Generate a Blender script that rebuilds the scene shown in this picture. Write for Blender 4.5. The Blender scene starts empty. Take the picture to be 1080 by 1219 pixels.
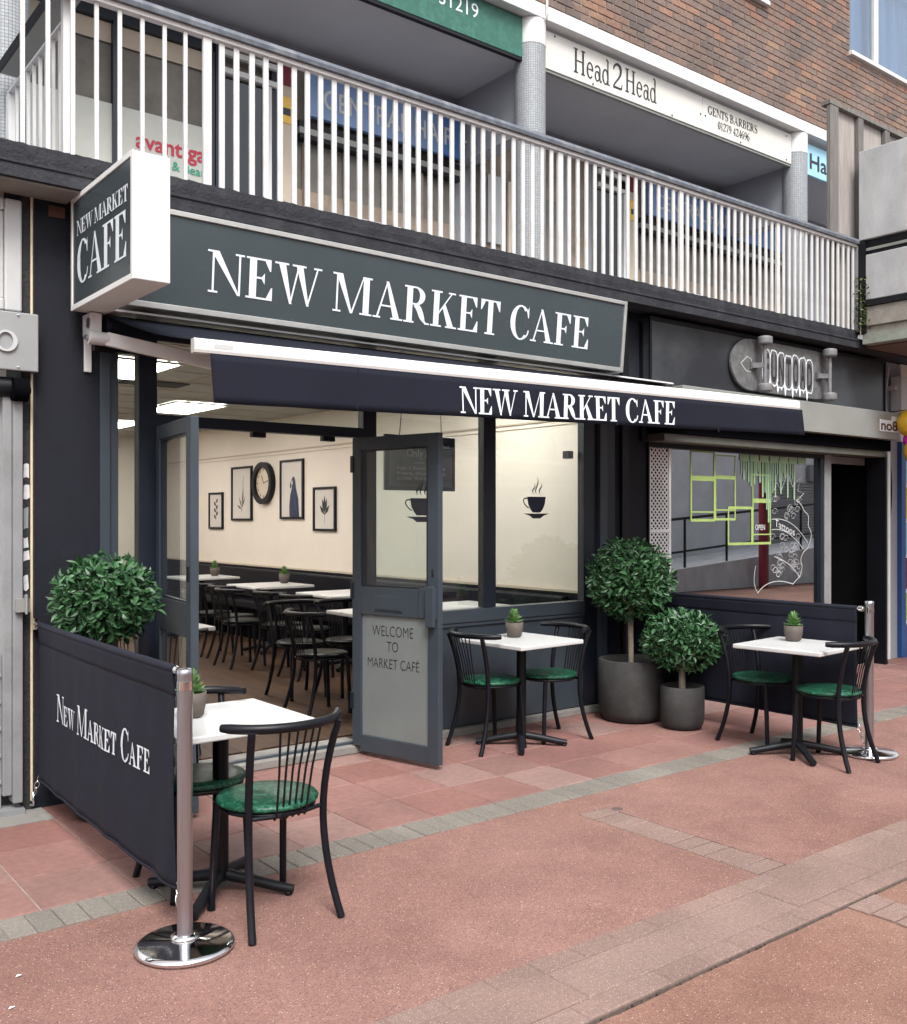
import bpy, bmesh, math, random
from math import sin, cos, pi, radians, sqrt, atan2
from mathutils import Vector, Matrix, noise

S = bpy.context.scene
COL = S.collection
R = random.Random(7)

# ------------------------------------------------------------------ camera, world, sun, exposure
cam_d = bpy.data.cameras.new('camera')
cam = bpy.data.objects.new('camera', cam_d)
COL.objects.link(cam)
cam.location = (0.0, -5.478, 1.55)
cam.rotation_euler = (radians(90), 0, radians(-38.218))
cam_d.sensor_fit = 'HORIZONTAL'
cam_d.sensor_width = 36.0
cam_d.lens = 38.73
cam_d.shift_y = 0.0069
cam_d.clip_start = 0.05
cam_d.clip_end = 2000
S.camera = cam

W = bpy.data.worlds.new('World')
S.world = W
W.use_nodes = True
wn = W.node_tree
for n in list(wn.nodes):
    wn.nodes.remove(n)
wo = wn.nodes.new('ShaderNodeOutputWorld')
wb = wn.nodes.new('ShaderNodeBackground')
wh = wn.nodes.new('ShaderNodeHueSaturation')
sky = wn.nodes.new('ShaderNodeTexSky')
sky.sky_type = 'NISHITA'
sky.sun_disc = False
sky.sun_elevation = radians(52)
sky.sun_rotation = radians(205)
sky.dust_density = 4.0
sky.air_density = 1.0
wh.inputs['Saturation'].default_value = 0.22      # bright overcast: nearly grey sky
wb.inputs['Strength'].default_value = 0.15
wn.links.new(sky.outputs[0], wh.inputs['Color'])
wn.links.new(wh.outputs[0], wb.inputs['Color'])
wn.links.new(wb.outputs[0], wo.inputs['Surface'])

sun_d = bpy.data.lights.new('sun', 'SUN')
sun_d.energy = 1.5
sun_d.angle = radians(20)
sun_d.color = (1.0, 0.98, 0.955)
sun = bpy.data.objects.new('sun', sun_d)
COL.objects.link(sun)
sun.rotation_euler = (radians(38), 0, radians(-25))

S.view_settings.view_transform = 'Standard'
S.view_settings.look = 'None'
S.view_settings.exposure = 1.0
S.view_settings.gamma = 1.0
S.view_settings.use_curve_mapping = False
try:
    S.cycles.max_bounces = 8
    S.cycles.transparent_max_bounces = 12
    S.cycles.caustics_reflective = False
    S.cycles.caustics_refractive = False
except Exception:
    pass

# ------------------------------------------------------------------ materials
def newmat(name):
    m = bpy.data.materials.new(name)
    m.use_nodes = True
    nt = m.node_tree
    b = nt.nodes.get('Principled BSDF')
    return m, nt, b

def mat(name, col, rough=0.6, metal=0.0, var=0.12, vscale=6.0, bump=0.0, bscale=60.0, spec=0.5,
        dirt=None, dscale=1.2, damt=0.35, stretch=None, coat=0.0):
    """Procedural paint / stone / metal: base colour broken by noise, optional grime patches and fine relief."""
    m, nt, b = newmat(name)
    N, L = nt.nodes, nt.links
    tc = N.new('ShaderNodeTexCoord')
    src = tc.outputs['Object']
    if stretch:
        mp = N.new('ShaderNodeMapping')
        mp.inputs['Scale'].default_value = stretch
        L.new(src, mp.inputs['Vector'])
        src = mp.outputs[0]
    nz = N.new('ShaderNodeTexNoise')
    nz.inputs['Scale'].default_value = vscale
    nz.inputs['Detail'].default_value = 6
    nz.inputs['Roughness'].default_value = 0.65
    L.new(src, nz.inputs['Vector'])
    rp = N.new('ShaderNodeValToRGB')
    rp.color_ramp.elements[0].position = 0.3
    rp.color_ramp.elements[1].position = 0.7
    rp.color_ramp.elements[0].color = tuple(c * (1 - var) for c in col) + (1,)
    rp.color_ramp.elements[1].color = tuple(min(1, c * (1 + var)) for c in col) + (1,)
    L.new(nz.outputs['Fac'], rp.inputs['Fac'])
    out = rp.outputs['Color']
    if dirt:
        n2 = N.new('ShaderNodeTexNoise')
        n2.inputs['Scale'].default_value = dscale
        n2.inputs['Detail'].default_value = 8
        n2.inputs['Roughness'].default_value = 0.7
        L.new(src, n2.inputs['Vector'])
        r2 = N.new('ShaderNodeValToRGB')
        r2.color_ramp.elements[0].position = 0.48
        r2.color_ramp.elements[1].position = 0.72
        r2.color_ramp.elements[0].color = (0, 0, 0, 1)
        r2.color_ramp.elements[1].color = (damt, damt, damt, 1)
        L.new(n2.outputs['Fac'], r2.inputs['Fac'])
        mx = N.new('ShaderNodeMixRGB')
        mx.inputs['Color2'].default_value = tuple(dirt) + (1,)
        L.new(r2.outputs['Color'], mx.inputs['Fac'])
        L.new(out, mx.inputs['Color1'])
        out = mx.outputs['Color']
    L.new(out, b.inputs['Base Color'])
    b.inputs['Metallic'].default_value = metal
    b.inputs['Specular IOR Level'].default_value = spec
    b.inputs['Coat Weight'].default_value = coat
    # roughness wander
    mr = N.new('ShaderNodeMapRange')
    mr.inputs['To Min'].default_value = max(0.02, rough - 0.08)
    mr.inputs['To Max'].default_value = min(1, rough + 0.08)
    L.new(nz.outputs['Fac'], mr.inputs['Value'])
    L.new(mr.outputs[0], b.inputs['Roughness'])
    if bump > 0:
        n3 = N.new('ShaderNodeTexNoise')
        n3.inputs['Scale'].default_value = bscale
        n3.inputs['Detail'].default_value = 4
        L.new(src, n3.inputs['Vector'])
        bp = N.new('ShaderNodeBump')
        bp.inputs['Strength'].default_value = 1.0
        bp.inputs['Distance'].default_value = bump
        L.new(n3.outputs['Fac'], bp.inputs['Height'])
        L.new(bp.outputs[0], b.inputs['Normal'])
    return m

def piece_mat(name, stops, rough=0.85, bump=0.002, bscale=80.0, grain=0.25, gscale=40.0, speck=0.0, island=False):
    """Colour chosen per piece (object or mesh island), with grain on each piece."""
    m, nt, b = newmat(name)
    N, L = nt.nodes, nt.links
    if island:
        g = N.new('ShaderNodeNewGeometry')
        rnd = g.outputs['Random Per Island']
    else:
        g = N.new('ShaderNodeObjectInfo')
        rnd = g.outputs['Random']
    rp = N.new('ShaderNodeValToRGB')
    rp.color_ramp.interpolation = 'LINEAR'
    el = rp.color_ramp.elements
    while len(el) < len(stops):
        el.new(0.5)
    for e, (p, c) in zip(el, stops):
        e.position = p
        e.color = tuple(c) + (1,)
    L.new(rnd, rp.inputs['Fac'])
    tc = N.new('ShaderNodeTexCoord')
    geo = N.new('ShaderNodeNewGeometry')
    nz = N.new('ShaderNodeTexNoise')
    nz.inputs['Scale'].default_value = gscale
    nz.inputs['Detail'].default_value = 8
    nz.inputs['Roughness'].default_value = 0.7
    L.new(geo.outputs['Position'], nz.inputs['Vector'])
    mr = N.new('ShaderNodeMapRange')
    mr.inputs['From Min'].default_value = 0.25
    mr.inputs['From Max'].default_value = 0.75
    mr.inputs['To Min'].default_value = 1 - grain
    mr.inputs['To Max'].default_value = 1 + grain
    L.new(nz.outputs['Fac'], mr.inputs['Value'])
    mu = N.new('ShaderNodeMixRGB')
    mu.blend_type = 'MULTIPLY'
    mu.inputs['Fac'].default_value = 1
    L.new(rp.outputs['Color'], mu.inputs['Color1'])
    L.new(mr.outputs[0], mu.inputs['Color2'])
    out = mu.outputs['Color']
    # large soft stains
    ns = N.new('ShaderNodeTexNoise')
    ns.inputs['Scale'].default_value = 1.7
    ns.inputs['Detail'].default_value = 6
    L.new(geo.outputs['Position'], ns.inputs['Vector'])
    m2 = N.new('ShaderNodeMapRange')
    m2.inputs['From Min'].default_value = 0.35
    m2.inputs['From Max'].default_value = 0.65
    m2.inputs['To Min'].default_value = 0.86
    m2.inputs['To Max'].default_value = 1.1
    L.new(ns.outputs['Fac'], m2.inputs['Value'])
    mu2 = N.new('ShaderNodeMixRGB')
    mu2.blend_type = 'MULTIPLY'
    mu2.inputs['Fac'].default_value = 1
    L.new(out, mu2.inputs['Color1'])
    L.new(m2.outputs[0], mu2.inputs['Color2'])
    out = mu2.outputs['Color']
    if speck > 0:
        v = N.new('ShaderNodeTexVoronoi')
        v.inputs['Scale'].default_value = 130
        L.new(geo.outputs['Position'], v.inputs['Vector'])
        lt = N.new('ShaderNodeMath')
        lt.operation = 'LESS_THAN'
        lt.inputs[1].default_value = speck
        L.new(v.outputs['Distance'], lt.inputs[0])
        mx = N.new('ShaderNodeMixRGB')
        mx.inputs['Color2'].default_value = (0.5, 0.44, 0.38, 1)
        L.new(lt.outputs[0], mx.inputs['Fac'])
        L.new(out, mx.inputs['Color1'])
        out = mx.outputs['Color']
    L.new(out, b.inputs['Base Color'])
    b.inputs['Roughness'].default_value = rough
    b.inputs['Specular IOR Level'].default_value = 0.3
    n3 = N.new('ShaderNodeTexNoise')
    n3.inputs['Scale'].default_value = bscale
    n3.inputs['Detail'].default_value = 5
    L.new(geo.outputs['Position'], n3.inputs['Vector'])
    bp = N.new('ShaderNodeBump')
    bp.inputs['Distance'].default_value = bump
    L.new(n3.outputs['Fac'], bp.inputs['Height'])
    L.new(bp.outputs[0], b.inputs['Normal'])
    return m

def asphalt_mat(name, c0, c1):
    """Red surfacing: pink binder with pale and dark chippings."""
    m, nt, b = newmat(name)
    N, L = nt.nodes, nt.links
    geo = N.new('ShaderNodeNewGeometry')
    P = geo.outputs['Position']
    n1 = N.new('ShaderNodeTexNoise'); n1.inputs['Scale'].default_value = 0.9; n1.inputs['Detail'].default_value = 7; n1.inputs['Roughness'].default_value = 0.62
    L.new(P, n1.inputs['Vector'])
    rp = N.new('ShaderNodeValToRGB')
    rp.color_ramp.elements[0].position = 0.36; rp.color_ramp.elements[1].position = 0.66
    rp.color_ramp.elements[0].color = tuple(c0) + (1,); rp.color_ramp.elements[1].color = tuple(c1) + (1,)
    L.new(n1.outputs['Fac'], rp.inputs['Fac'])
    n2 = N.new('ShaderNodeTexNoise'); n2.inputs['Scale'].default_value = 150; n2.inputs['Detail'].default_value = 5; n2.inputs['Roughness'].default_value = 0.8
    L.new(P, n2.inputs['Vector'])
    mr = N.new('ShaderNodeMapRange'); mr.inputs['From Min'].default_value = 0.3; mr.inputs['From Max'].default_value = 0.7
    mr.inputs['To Min'].default_value = 0.50; mr.inputs['To Max'].default_value = 1.45
    L.new(n2.outputs['Fac'], mr.inputs['Value'])
    mu = N.new('ShaderNodeMixRGB'); mu.blend_type = 'MULTIPLY'; mu.inputs['Fac'].default_value = 1
    L.new(rp.outputs['Color'], mu.inputs['Color1']); L.new(mr.outputs[0], mu.inputs['Color2'])
    out = mu.outputs['Color']
    def chips(scale, thr, col, dens, out):
        v = N.new('ShaderNodeTexVoronoi'); v.inputs['Scale'].default_value = scale
        L.new(P, v.inputs['Vector'])
        lt = N.new('ShaderNodeMath'); lt.operation = 'LESS_THAN'; lt.inputs[1].default_value = thr
        L.new(v.outputs['Distance'], lt.inputs[0])
        sp = N.new('ShaderNodeSeparateColor'); L.new(v.outputs['Color'], sp.inputs[0])
        l2 = N.new('ShaderNodeMath'); l2.operation = 'LESS_THAN'; l2.inputs[1].default_value = dens
        L.new(sp.outputs[0], l2.inputs[0])
        an = N.new('ShaderNodeMath'); an.operation = 'MULTIPLY'
        L.new(lt.outputs[0], an.inputs[0]); L.new(l2.outputs[0], an.inputs[1])
        mx = N.new('ShaderNodeMixRGB'); mx.inputs['Color2'].default_value = tuple(col) + (1,)
        L.new(an.outputs[0], mx.inputs['Fac']); L.new(out, mx.inputs['Color1'])
        return mx.outputs['Color']
    out = chips(150, 0.33, (0.50, 0.42, 0.34), 0.075, out)
    out = chips(190, 0.34, (0.36, 0.21, 0.12), 0.20, out)
    out = chips(140, 0.36, (0.10, 0.06, 0.055), 0.12, out)
    ns = N.new('ShaderNodeTexNoise'); ns.inputs['Scale'].default_value = 2.6; ns.inputs['Detail'].default_value = 10; ns.inputs['Roughness'].default_value = 0.72; ns.inputs['Distortion'].default_value = 0.6
    L.new(P, ns.inputs['Vector'])
    ms = N.new('ShaderNodeMapRange'); ms.inputs['From Min'].default_value = 0.34; ms.inputs['From Max'].default_value = 0.60
    ms.inputs['To Min'].default_value = 0.86; ms.inputs['To Max'].default_value = 1.04
    L.new(ns.outputs['Fac'], ms.inputs['Value'])
    mw = N.new('ShaderNodeMixRGB'); mw.blend_type = 'MULTIPLY'; mw.inputs['Fac'].default_value = 1
    L.new(out, mw.inputs['Color1']); L.new(ms.outputs[0], mw.inputs['Color2'])
    out = mw.outputs['Color']
    out = chips(2.3, 0.045, (0.10, 0.075, 0.07), 0.35, out)
    out = chips(1.1, 0.035, (0.11, 0.08, 0.075), 0.8, out)     # chewing-gum spots
    L.new(out, b.inputs['Base Color'])
    b.inputs['Roughness'].default_value = 0.92
    b.inputs['Specular IOR Level'].default_value = 0.25
    n3 = N.new('ShaderNodeTexNoise'); n3.inputs['Scale'].default_value = 190; n3.inputs['Detail'].default_value = 3
    L.new(P, n3.inputs['Vector'])
    bp = N.new('ShaderNodeBump'); bp.inputs['Distance'].default_value = 0.004; bp.inputs['Strength'].default_value = 0.8
    L.new(n3.outputs['Fac'], bp.inputs['Height']); L.new(bp.outputs[0], b.inputs['Normal'])
    return m

def glass_mat(name, tint=(0.93, 0.96, 0.96), ior=1.5, boost=0.0):
    m = bpy.data.materials.new(name)
    m.use_nodes = True
    nt = m.node_tree
    N, L = nt.nodes, nt.links
    for n in list(N):
        N.remove(n)
    o = N.new('ShaderNodeOutputMaterial')
    tr = N.new('ShaderNodeBsdfTransparent'); tr.inputs[0].default_value = tuple(tint) + (1,)
    gl = N.new('ShaderNodeBsdfGlossy'); gl.inputs['Roughness'].default_value = 0.0
    gl.inputs['Color'].default_value = (0.95, 0.97, 1, 1)
    lw = N.new('ShaderNodeLayerWeight'); lw.inputs['Blend'].default_value = 0.5
    pw = N.new('ShaderNodeMath'); pw.operation = 'POWER'; pw.inputs[1].default_value = 5.0
    L.new(lw.outputs['Facing'], pw.inputs[0])
    f0 = ((ior - 1) / (ior + 1)) ** 2 + boost
    ad = N.new('ShaderNodeMath'); ad.operation = 'MULTIPLY_ADD'; ad.use_clamp = True
    ad.inputs[1].default_value = 1 - f0; ad.inputs[2].default_value = f0
    L.new(pw.outputs[0], ad.inputs[0])
    mx = N.new('ShaderNodeMixShader')
    L.new(ad.outputs[0], mx.inputs[0]); L.new(tr.outputs[0], mx.inputs[1]); L.new(gl.outputs[0], mx.inputs[2])
    L.new(mx.outputs[0], o.inputs[0])
    return m

def frosted_mat(name, col, alpha):
    m = bpy.data.materials.new(name); m.use_nodes = True
    nt = m.node_tree; N, L = nt.nodes, nt.links
    b = N.get('Principled BSDF'); o = N.get('Material Output')
    b.inputs['Base Color'].default_value = tuple(col) + (1,)
    b.inputs['Roughness'].default_value = 0.35
    tr = N.new('ShaderNodeBsdfTransparent')
    mx = N.new('ShaderNodeMixShader'); mx.inputs[0].default_value = alpha
    L.new(tr.outputs[0], mx.inputs[1]); L.new(b.outputs[0], mx.inputs[2]); L.new(mx.outputs[0], o.inputs[0])
    return m

def emit_mat(name, col, s):
    m, nt, b = newmat(name)
    b.inputs['Base Color'].default_value = (0.8, 0.8, 0.8, 1)
    b.inputs['Emission Color'].default_value = tuple(col) + (1,)
    b.inputs['Emission Strength'].default_value = s
    return m

def mosaic_mat(name, c, g, size):
    m, nt, b = newmat(name)
    N, L = nt.nodes, nt.links
    tc = N.new('ShaderNodeTexCoord')
    # cylinder unwrap: angle * radius, height
    sp = N.new('ShaderNodeSeparateXYZ'); L.new(tc.outputs['Object'], sp.inputs[0])
    at = N.new('ShaderNodeMath'); at.operation = 'ARCTAN2'
    L.new(sp.outputs[1], at.inputs[0]); L.new(sp.outputs[0], at.inputs[1])
    ml = N.new('ShaderNodeMath'); ml.operation = 'MULTIPLY'; ml.inputs[1].default_value = 0.145
    L.new(at.outputs[0], ml.inputs[0])
    cb = N.new('ShaderNodeCombineXYZ'); L.new(ml.outputs[0], cb.inputs[0]); L.new(sp.outputs[2], cb.inputs[1])
    br = N.new('ShaderNodeTexBrick')
    br.offset = 0.0
    br.inputs['Color1'].default_value = tuple(c) + (1,)
    br.inputs['Color2'].default_value = tuple(x * 0.8 for x in c) + (1,)
    br.inputs['Mortar'].default_value = tuple(g) + (1,)
    br.inputs['Scale'].default_value = 1
    br.inputs['Mortar Size'].default_value = size * 0.09
    br.inputs['Brick Width'].default_value = size
    br.inputs['Row Height'].default_value = size
    L.new(cb.outputs[0], br.inputs['Vector'])
    L.new(br.outputs['Color'], b.inputs['Base Color'])
    b.inputs['Roughness'].default_value = 0.35
    bp = N.new('ShaderNodeBump'); bp.inputs['Distance'].default_value = 0.0015; bp.invert = True
    L.new(br.outputs['Fac'], bp.inputs['Height']); L.new(bp.outputs[0], b.inputs['Normal'])
    return m

def wood_mat(name, c0, c1, scale=(2, 14, 14), rough=0.6, rnd=0.3):
    m, nt, b = newmat(name)
    N, L = nt.nodes, nt.links
    geo = N.new('ShaderNodeNewGeometry')
    mp = N.new('ShaderNodeMapping'); mp.inputs['Scale'].default_value = scale
    L.new(geo.outputs['Position'], mp.inputs['Vector'])
    nz = N.new('ShaderNodeTexNoise'); nz.inputs['Scale'].default_value = 3; nz.inputs['Detail'].default_value = 9; nz.inputs['Roughness'].default_value = 0.7
    L.new(mp.outputs[0], nz.inputs['Vector'])
    rp = N.new('ShaderNodeValToRGB')
    rp.color_ramp.elements[0].position = 0.32; rp.color_ramp.elements[1].position = 0.7
    rp.color_ramp.elements[0].color = tuple(c0) + (1,); rp.color_ramp.elements[1].color = tuple(c1) + (1,)
    L.new(nz.outputs['Fac'], rp.inputs['Fac'])
    oi = N.new('ShaderNodeObjectInfo')
    mr = N.new('ShaderNodeMapRange'); mr.inputs['To Min'].default_value = 1 - rnd; mr.inputs['To Max'].default_value = 1 + rnd
    L.new(oi.outputs['Random'], mr.inputs['Value'])
    mu = N.new('ShaderNodeMixRGB'); mu.blend_type = 'MULTIPLY'; mu.inputs['Fac'].default_value = 1
    L.new(rp.outputs['Color'], mu.inputs['Color1']); L.new(mr.outputs[0], mu.inputs['Color2'])
    L.new(mu.outputs['Color'], b.inputs['Base Color'])
    b.inputs['Roughness'].default_value = rough
    b.inputs['Specular IOR Level'].default_value = 0.25
    bp = N.new('ShaderNodeBump'); bp.inputs['Distance'].default_value = 0.001
    L.new(nz.outputs['Fac'], bp.inputs['Height']); L.new(bp.outputs[0], b.inputs['Normal'])
    return m

def malachite_mat(name):
    m, nt, b = newmat(name)
    N, L = nt.nodes, nt.links
    tc = N.new('ShaderNodeTexCoord')
    nz = N.new('ShaderNodeTexNoise'); nz.inputs['Scale'].default_value = 24; nz.inputs['Detail'].default_value = 8; nz.inputs['Distortion'].default_value = 2.2
    L.new(tc.outputs['Object'], nz.inputs['Vector'])
    rp = N.new('ShaderNodeValToRGB')
    e = rp.color_ramp.elements
    e[0].position = 0.3; e[0].color = (0.003, 0.024, 0.014, 1)
    e[1].position = 0.72; e[1].color = (0.040, 0.21, 0.125, 1)
    x = e.new(0.5); x.color = (0.007, 0.060, 0.033, 1)
    L.new(nz.outputs['Fac'], rp.inputs['Fac'])
    L.new(rp.outputs['Color'], b.inputs['Base Color'])
    b.inputs['Roughness'].default_value = 0.42
    b.inputs['Specular IOR Level'].default_value = 0.35
    return m

def leaf_mat(name, c0, c1, rough=0.35, trans=0.0):
    m, nt, b = newmat(name)
    N, L = nt.nodes, nt.links
    g = N.new('ShaderNodeNewGeometry')
    rp = N.new('ShaderNodeValToRGB')
    rp.color_ramp.elements[0].color = tuple(c0) + (1,); rp.color_ramp.elements[1].color = tuple(c1) + (1,)
    L.new(g.outputs['Random Per Island'], rp.inputs['Fac'])
    L.new(rp.outputs['Color'], b.inputs['Base Color'])
    b.inputs['Roughness'].default_value = rough
    b.inputs['Subsurface Weight'].default_value = 0.0
    return m

M = {}
M['navy'] = mat('navy_masonry_paint', (0.009, 0.0105, 0.017), 0.72, var=0.25, vscale=9, bump=0.004, bscale=150, dirt=(0.026, 0.027, 0.031), damt=0.4, spec=0.28)
M['navy_dark'] = mat('near_black_paint', (0.006, 0.006, 0.009), 0.45, var=0.2, spec=0.28)
M['slate'] = mat('slate_blue_gloss_paint', (0.04, 0.052, 0.066), 0.38, var=0.10, vscale=3, bump=0.0006, bscale=40, dirt=(0.065, 0.075, 0.086), damt=0.35)
M['slate_dark'] = mat('dark_blue_gloss_paint', (0.01, 0.014, 0.024), 0.35, var=0.12, vscale=3)
M['sign_face'] = mat('green_grey_sign_face', (0.046, 0.06, 0.066), 0.26, var=0.07, vscale=1.2)
M['alu'] = mat('silver_trim', (0.55, 0.55, 0.53), 0.35, metal=0.6, var=0.08, vscale=8)
M['white'] = mat('white_paint', (0.62, 0.62, 0.615), 0.5, var=0.05, vscale=7, dirt=(0.55, 0.53, 0.49), damt=0.35, dscale=3, bump=0.0006, bscale=60)
M['white_warm'] = mat('white_awning_metal', (0.72, 0.715, 0.7), 0.4, var=0.04)
M['letter_white'] = mat('white_lettering', (0.70, 0.74, 0.79), 0.45, var=0.03)
M['letter_black'] = mat('black_lettering', (0.02, 0.02, 0.022), 0.5, var=0.05)
M['fabric'] = mat('navy_canvas', (0.0075, 0.0092, 0.018), 0.85, var=0.14, vscale=30, bump=0.0008, bscale=500, spec=0.25)
M['barrier_fabric'] = mat('navy_barrier_canvas', (0.01, 0.0115, 0.022), 0.8, var=0.18, vscale=14, bump=0.001, bscale=400, spec=0.3)
M['slab'] = mat('dark_painted_concrete', (0.025, 0.026, 0.032), 0.8, var=0.3, vscale=8, bump=0.006, bscale=60, dirt=(0.06, 0.06, 0.064), damt=0.5, dscale=4, spec=0.28)
M['soffit'] = mat('raw_concrete_soffit', (0.26, 0.24, 0.22), 0.9, var=0.15, vscale=5, bump=0.002, dirt=(0.16, 0.13, 0.11), damt=0.5)
M['concrete'] = mat('weathered_concrete', (0.4, 0.405, 0.41), 0.9, var=0.16, vscale=4, bump=0.002, bscale=70, dirt=(0.22, 0.22, 0.22), damt=0.55, dscale=2.2, stretch=(1, 1, 0.45))
M['concrete_dark'] = mat('stained_concrete', (0.3, 0.28, 0.245), 0.9, var=0.25, vscale=5, bump=0.003, dirt=(0.10, 0.08, 0.06), damt=0.6)
M['grey_ceiling'] = mat('grey_painted_ceiling', (0.42, 0.43, 0.455), 0.8, var=0.05, vscale=2)
M['grey_wall'] = mat('dark_grey_wall', (0.27, 0.28, 0.31), 0.8, var=0.08, vscale=2)
M['rail'] = mat('blue_grey_handrail', (0.1, 0.112, 0.135), 0.45, var=0.25, vscale=14, dirt=(0.3, 0.31, 0.33), damt=0.5, dscale=9)
M['mosaic'] = mosaic_mat('grey_mosaic', (0.34, 0.36, 0.38), (0.16, 0.165, 0.17), 0.022)
M['green_sign'] = mat('green_fascia', (0.026, 0.115, 0.085), 0.5, var=0.22, vscale=18, dirt=(0.055, 0.19, 0.145), damt=0.6, dscale=9)
M['cream_sign'] = mat('cream_fascia', (0.6, 0.585, 0.545), 0.5, var=0.04, vscale=3, dirt=(0.52, 0.47, 0.39), damt=0.35)
M['blue_sign'] = mat('royal_blue_fascia', (0.07, 0.155, 0.38), 0.3, var=0.1)
M['blue_sign_pale'] = mat('faded_blue_fascia', (0.15, 0.24, 0.43), 0.3, var=0.1)
M['mortar'] = mat('mortar', (0.47, 0.41, 0.365), 0.95, var=0.2, vscale=25, bump=0.002)
BR = [(0.0, (0.125, 0.100, 0.095)), (0.16, (0.165, 0.124, 0.108)), (0.32, (0.195, 0.136, 0.112)), (0.48, (0.150, 0.120, 0.108)),
      (0.62, (0.215, 0.140, 0.110)), (0.80, (0.18, 0.132, 0.107)), (0.93, (0.245, 0.136, 0.100)), (1.0, (0.26, 0.168, 0.115))]
M['brick'] = piece_mat('stock_brick', BR, 0.9, 0.003, 120, 0.38, 45)
M['brick_far'] = piece_mat('stock_brick_far', BR, 0.9, 0.003, 120, 0.38, 45, island=True)
M['tile'] = piece_mat('red_concrete_tile', [(0, (0.225, 0.148, 0.130)), (0.25, (0.215, 0.105, 0.090)), (0.5, (0.255, 0.140, 0.122)), (0.75, (0.21, 0.100, 0.086)), (1, (0.265, 0.172, 0.152))], 0.85, 0.0020, 160, 0.22, 24)
M['sett'] = piece_mat('grey_block_paver', [(0, (0.165, 0.150, 0.130)), (0.5, (0.185, 0.168, 0.146)), (1, (0.205, 0.184, 0.160))], 0.95, 0.003, 170, 0.25, 60, speck=0.16)
M['sett_pink'] = piece_mat('pinkish_paver', [(0, (0.215, 0.143, 0.122)), (0.5, (0.23, 0.153, 0.131)), (1, (0.24, 0.163, 0.140))], 0.95, 0.003, 170, 0.25, 60, speck=0.18)
M['tarmac'] = asphalt_mat('red_tarmac', (0.205, 0.108, 0.091), (0.272, 0.152, 0.131))
M['tarmac_b'] = asphalt_mat('red_tarmac_worn', (0.208, 0.108, 0.084), (0.282, 0.160, 0.124))
M['dark_ground'] = mat('dark_bedding', (0.05, 0.035, 0.03), 1.0, var=0.3, vscale=30)
M['joint'] = mat('pale_jointing', (0.30, 0.245, 0.205), 1.0, var=0.25, vscale=40)
M['sill_concrete'] = mat('dirty_cement', (0.21, 0.2, 0.185), 0.9, var=0.2, vscale=10, bump=0.003, dirt=(0.15, 0.14, 0.12), damt=0.5, dscale=5)
M['glass'] = glass_mat('shop_glass', (0.92, 0.955, 0.95), 1.5)
M['glass_front'] = glass_mat('cafe_window_glass', (0.93, 0.96, 0.95), 1.5, 0.045)
M['glass_dark'] = glass_mat('plate_glass', (0.55, 0.60, 0.62), 1.5, 0.46)
M['glass_dim'] = glass_mat('tinted_door_glass', (0.25, 0.28, 0.34), 1.5, 0.02)
M['glass_sky'] = glass_mat('upper_window_glass', (0.75, 0.8, 0.85), 1.5, 0.10)
M['frosted'] = mat('frosted_glass', (0.175, 0.195, 0.192), 0.22, var=0.08, vscale=2, spec=0.6)
M['steel'] = mat('polished_steel', (0.75, 0.75, 0.76), 0.10, metal=1.0, var=0.04, vscale=20)
M['steel_dull'] = mat('brushed_steel', (0.46, 0.46, 0.49), 0.34, metal=1.0, var=0.05, stretch=(30, 30, 1))
M['black_metal'] = mat('black_powder_coat', (0.0045, 0.005, 0.008), 0.42, var=0.2, vscale=15, spec=0.28)
M['cast_iron'] = mat('black_cast_base', (0.007, 0.008, 0.011), 0.5, var=0.3, vscale=18, spec=0.28)
M['marble'] = mat('white_marble_laminate', (0.56, 0.56, 0.555), 0.3, var=0.05, vscale=5, dirt=(0.60, 0.59, 0.575), damt=0.45, dscale=7)
M['malachite'] = malachite_mat('green_marbled_vinyl')
M['seat_dark'] = mat('dark_vinyl_seat', (0.006, 0.008, 0.009), 0.3, var=0.3, spec=0.15)
M['pot'] = mat('charcoal_fibre_pot', (0.03, 0.029, 0.028), 0.8, var=0.22, vscale=12, bump=0.0015, bscale=80, dirt=(0.075, 0.073, 0.072), damt=0.5, dscale=5)
M['pot_small'] = mat('brown_clay_pot', (0.095, 0.078, 0.066), 0.75, var=0.15, vscale=20)
M['curtain'] = mat('blue_grey_curtain', (0.3, 0.42, 0.58), 0.9, var=0.2, vscale=3, stretch=(6, 6, 0.3))
M['baluster'] = mat('white_railing_paint', (0.56, 0.56, 0.555), 0.5, var=0.06, vscale=7, dirt=(0.40, 0.38, 0.35), damt=0.45, dscale=5)
M['soil'] = mat('soil', (0.03, 0.022, 0.017), 1.0, var=0.4, vscale=40, bump=0.01, bscale=60)
M['bark'] = mat('pale_bark', (0.27, 0.225, 0.175), 0.9, var=0.35, vscale=30, bump=0.004, bscale=60, stretch=(1, 1, 0.3))
M['leaf'] = leaf_mat('bay_leaf', (0.013, 0.055, 0.019), (0.050, 0.138, 0.050), 0.46)
M['leaf_light'] = leaf_mat('succulent_leaf', (0.07, 0.17, 0.04), (0.19, 0.34, 0.11), 0.5)
M['weed'] = leaf_mat('weed_leaf', (0.05, 0.10, 0.03), (0.14, 0.17, 0.06), 0.7)
M['cream_wall'] = mat('cream_emulsion', (0.72, 0.65, 0.565), 0.85, var=0.03, vscale=3)
M['cream_dark'] = mat('cream_trim', (0.50, 0.42, 0.33), 0.8, var=0.05)
M['cafe_ceiling'] = mat('ceiling_board', (0.46, 0.435, 0.405), 0.9, var=0.05, vscale=6)
M['dado'] = mat('dark_panel_dado', (0.005, 0.005, 0.01), 0.4, var=0.2, spec=0.15)
M['plank'] = wood_mat('oak_plank', (0.030, 0.014, 0.007), (0.085, 0.042, 0.021), (9, 0.8, 3), 0.5, 0.25)
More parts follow.
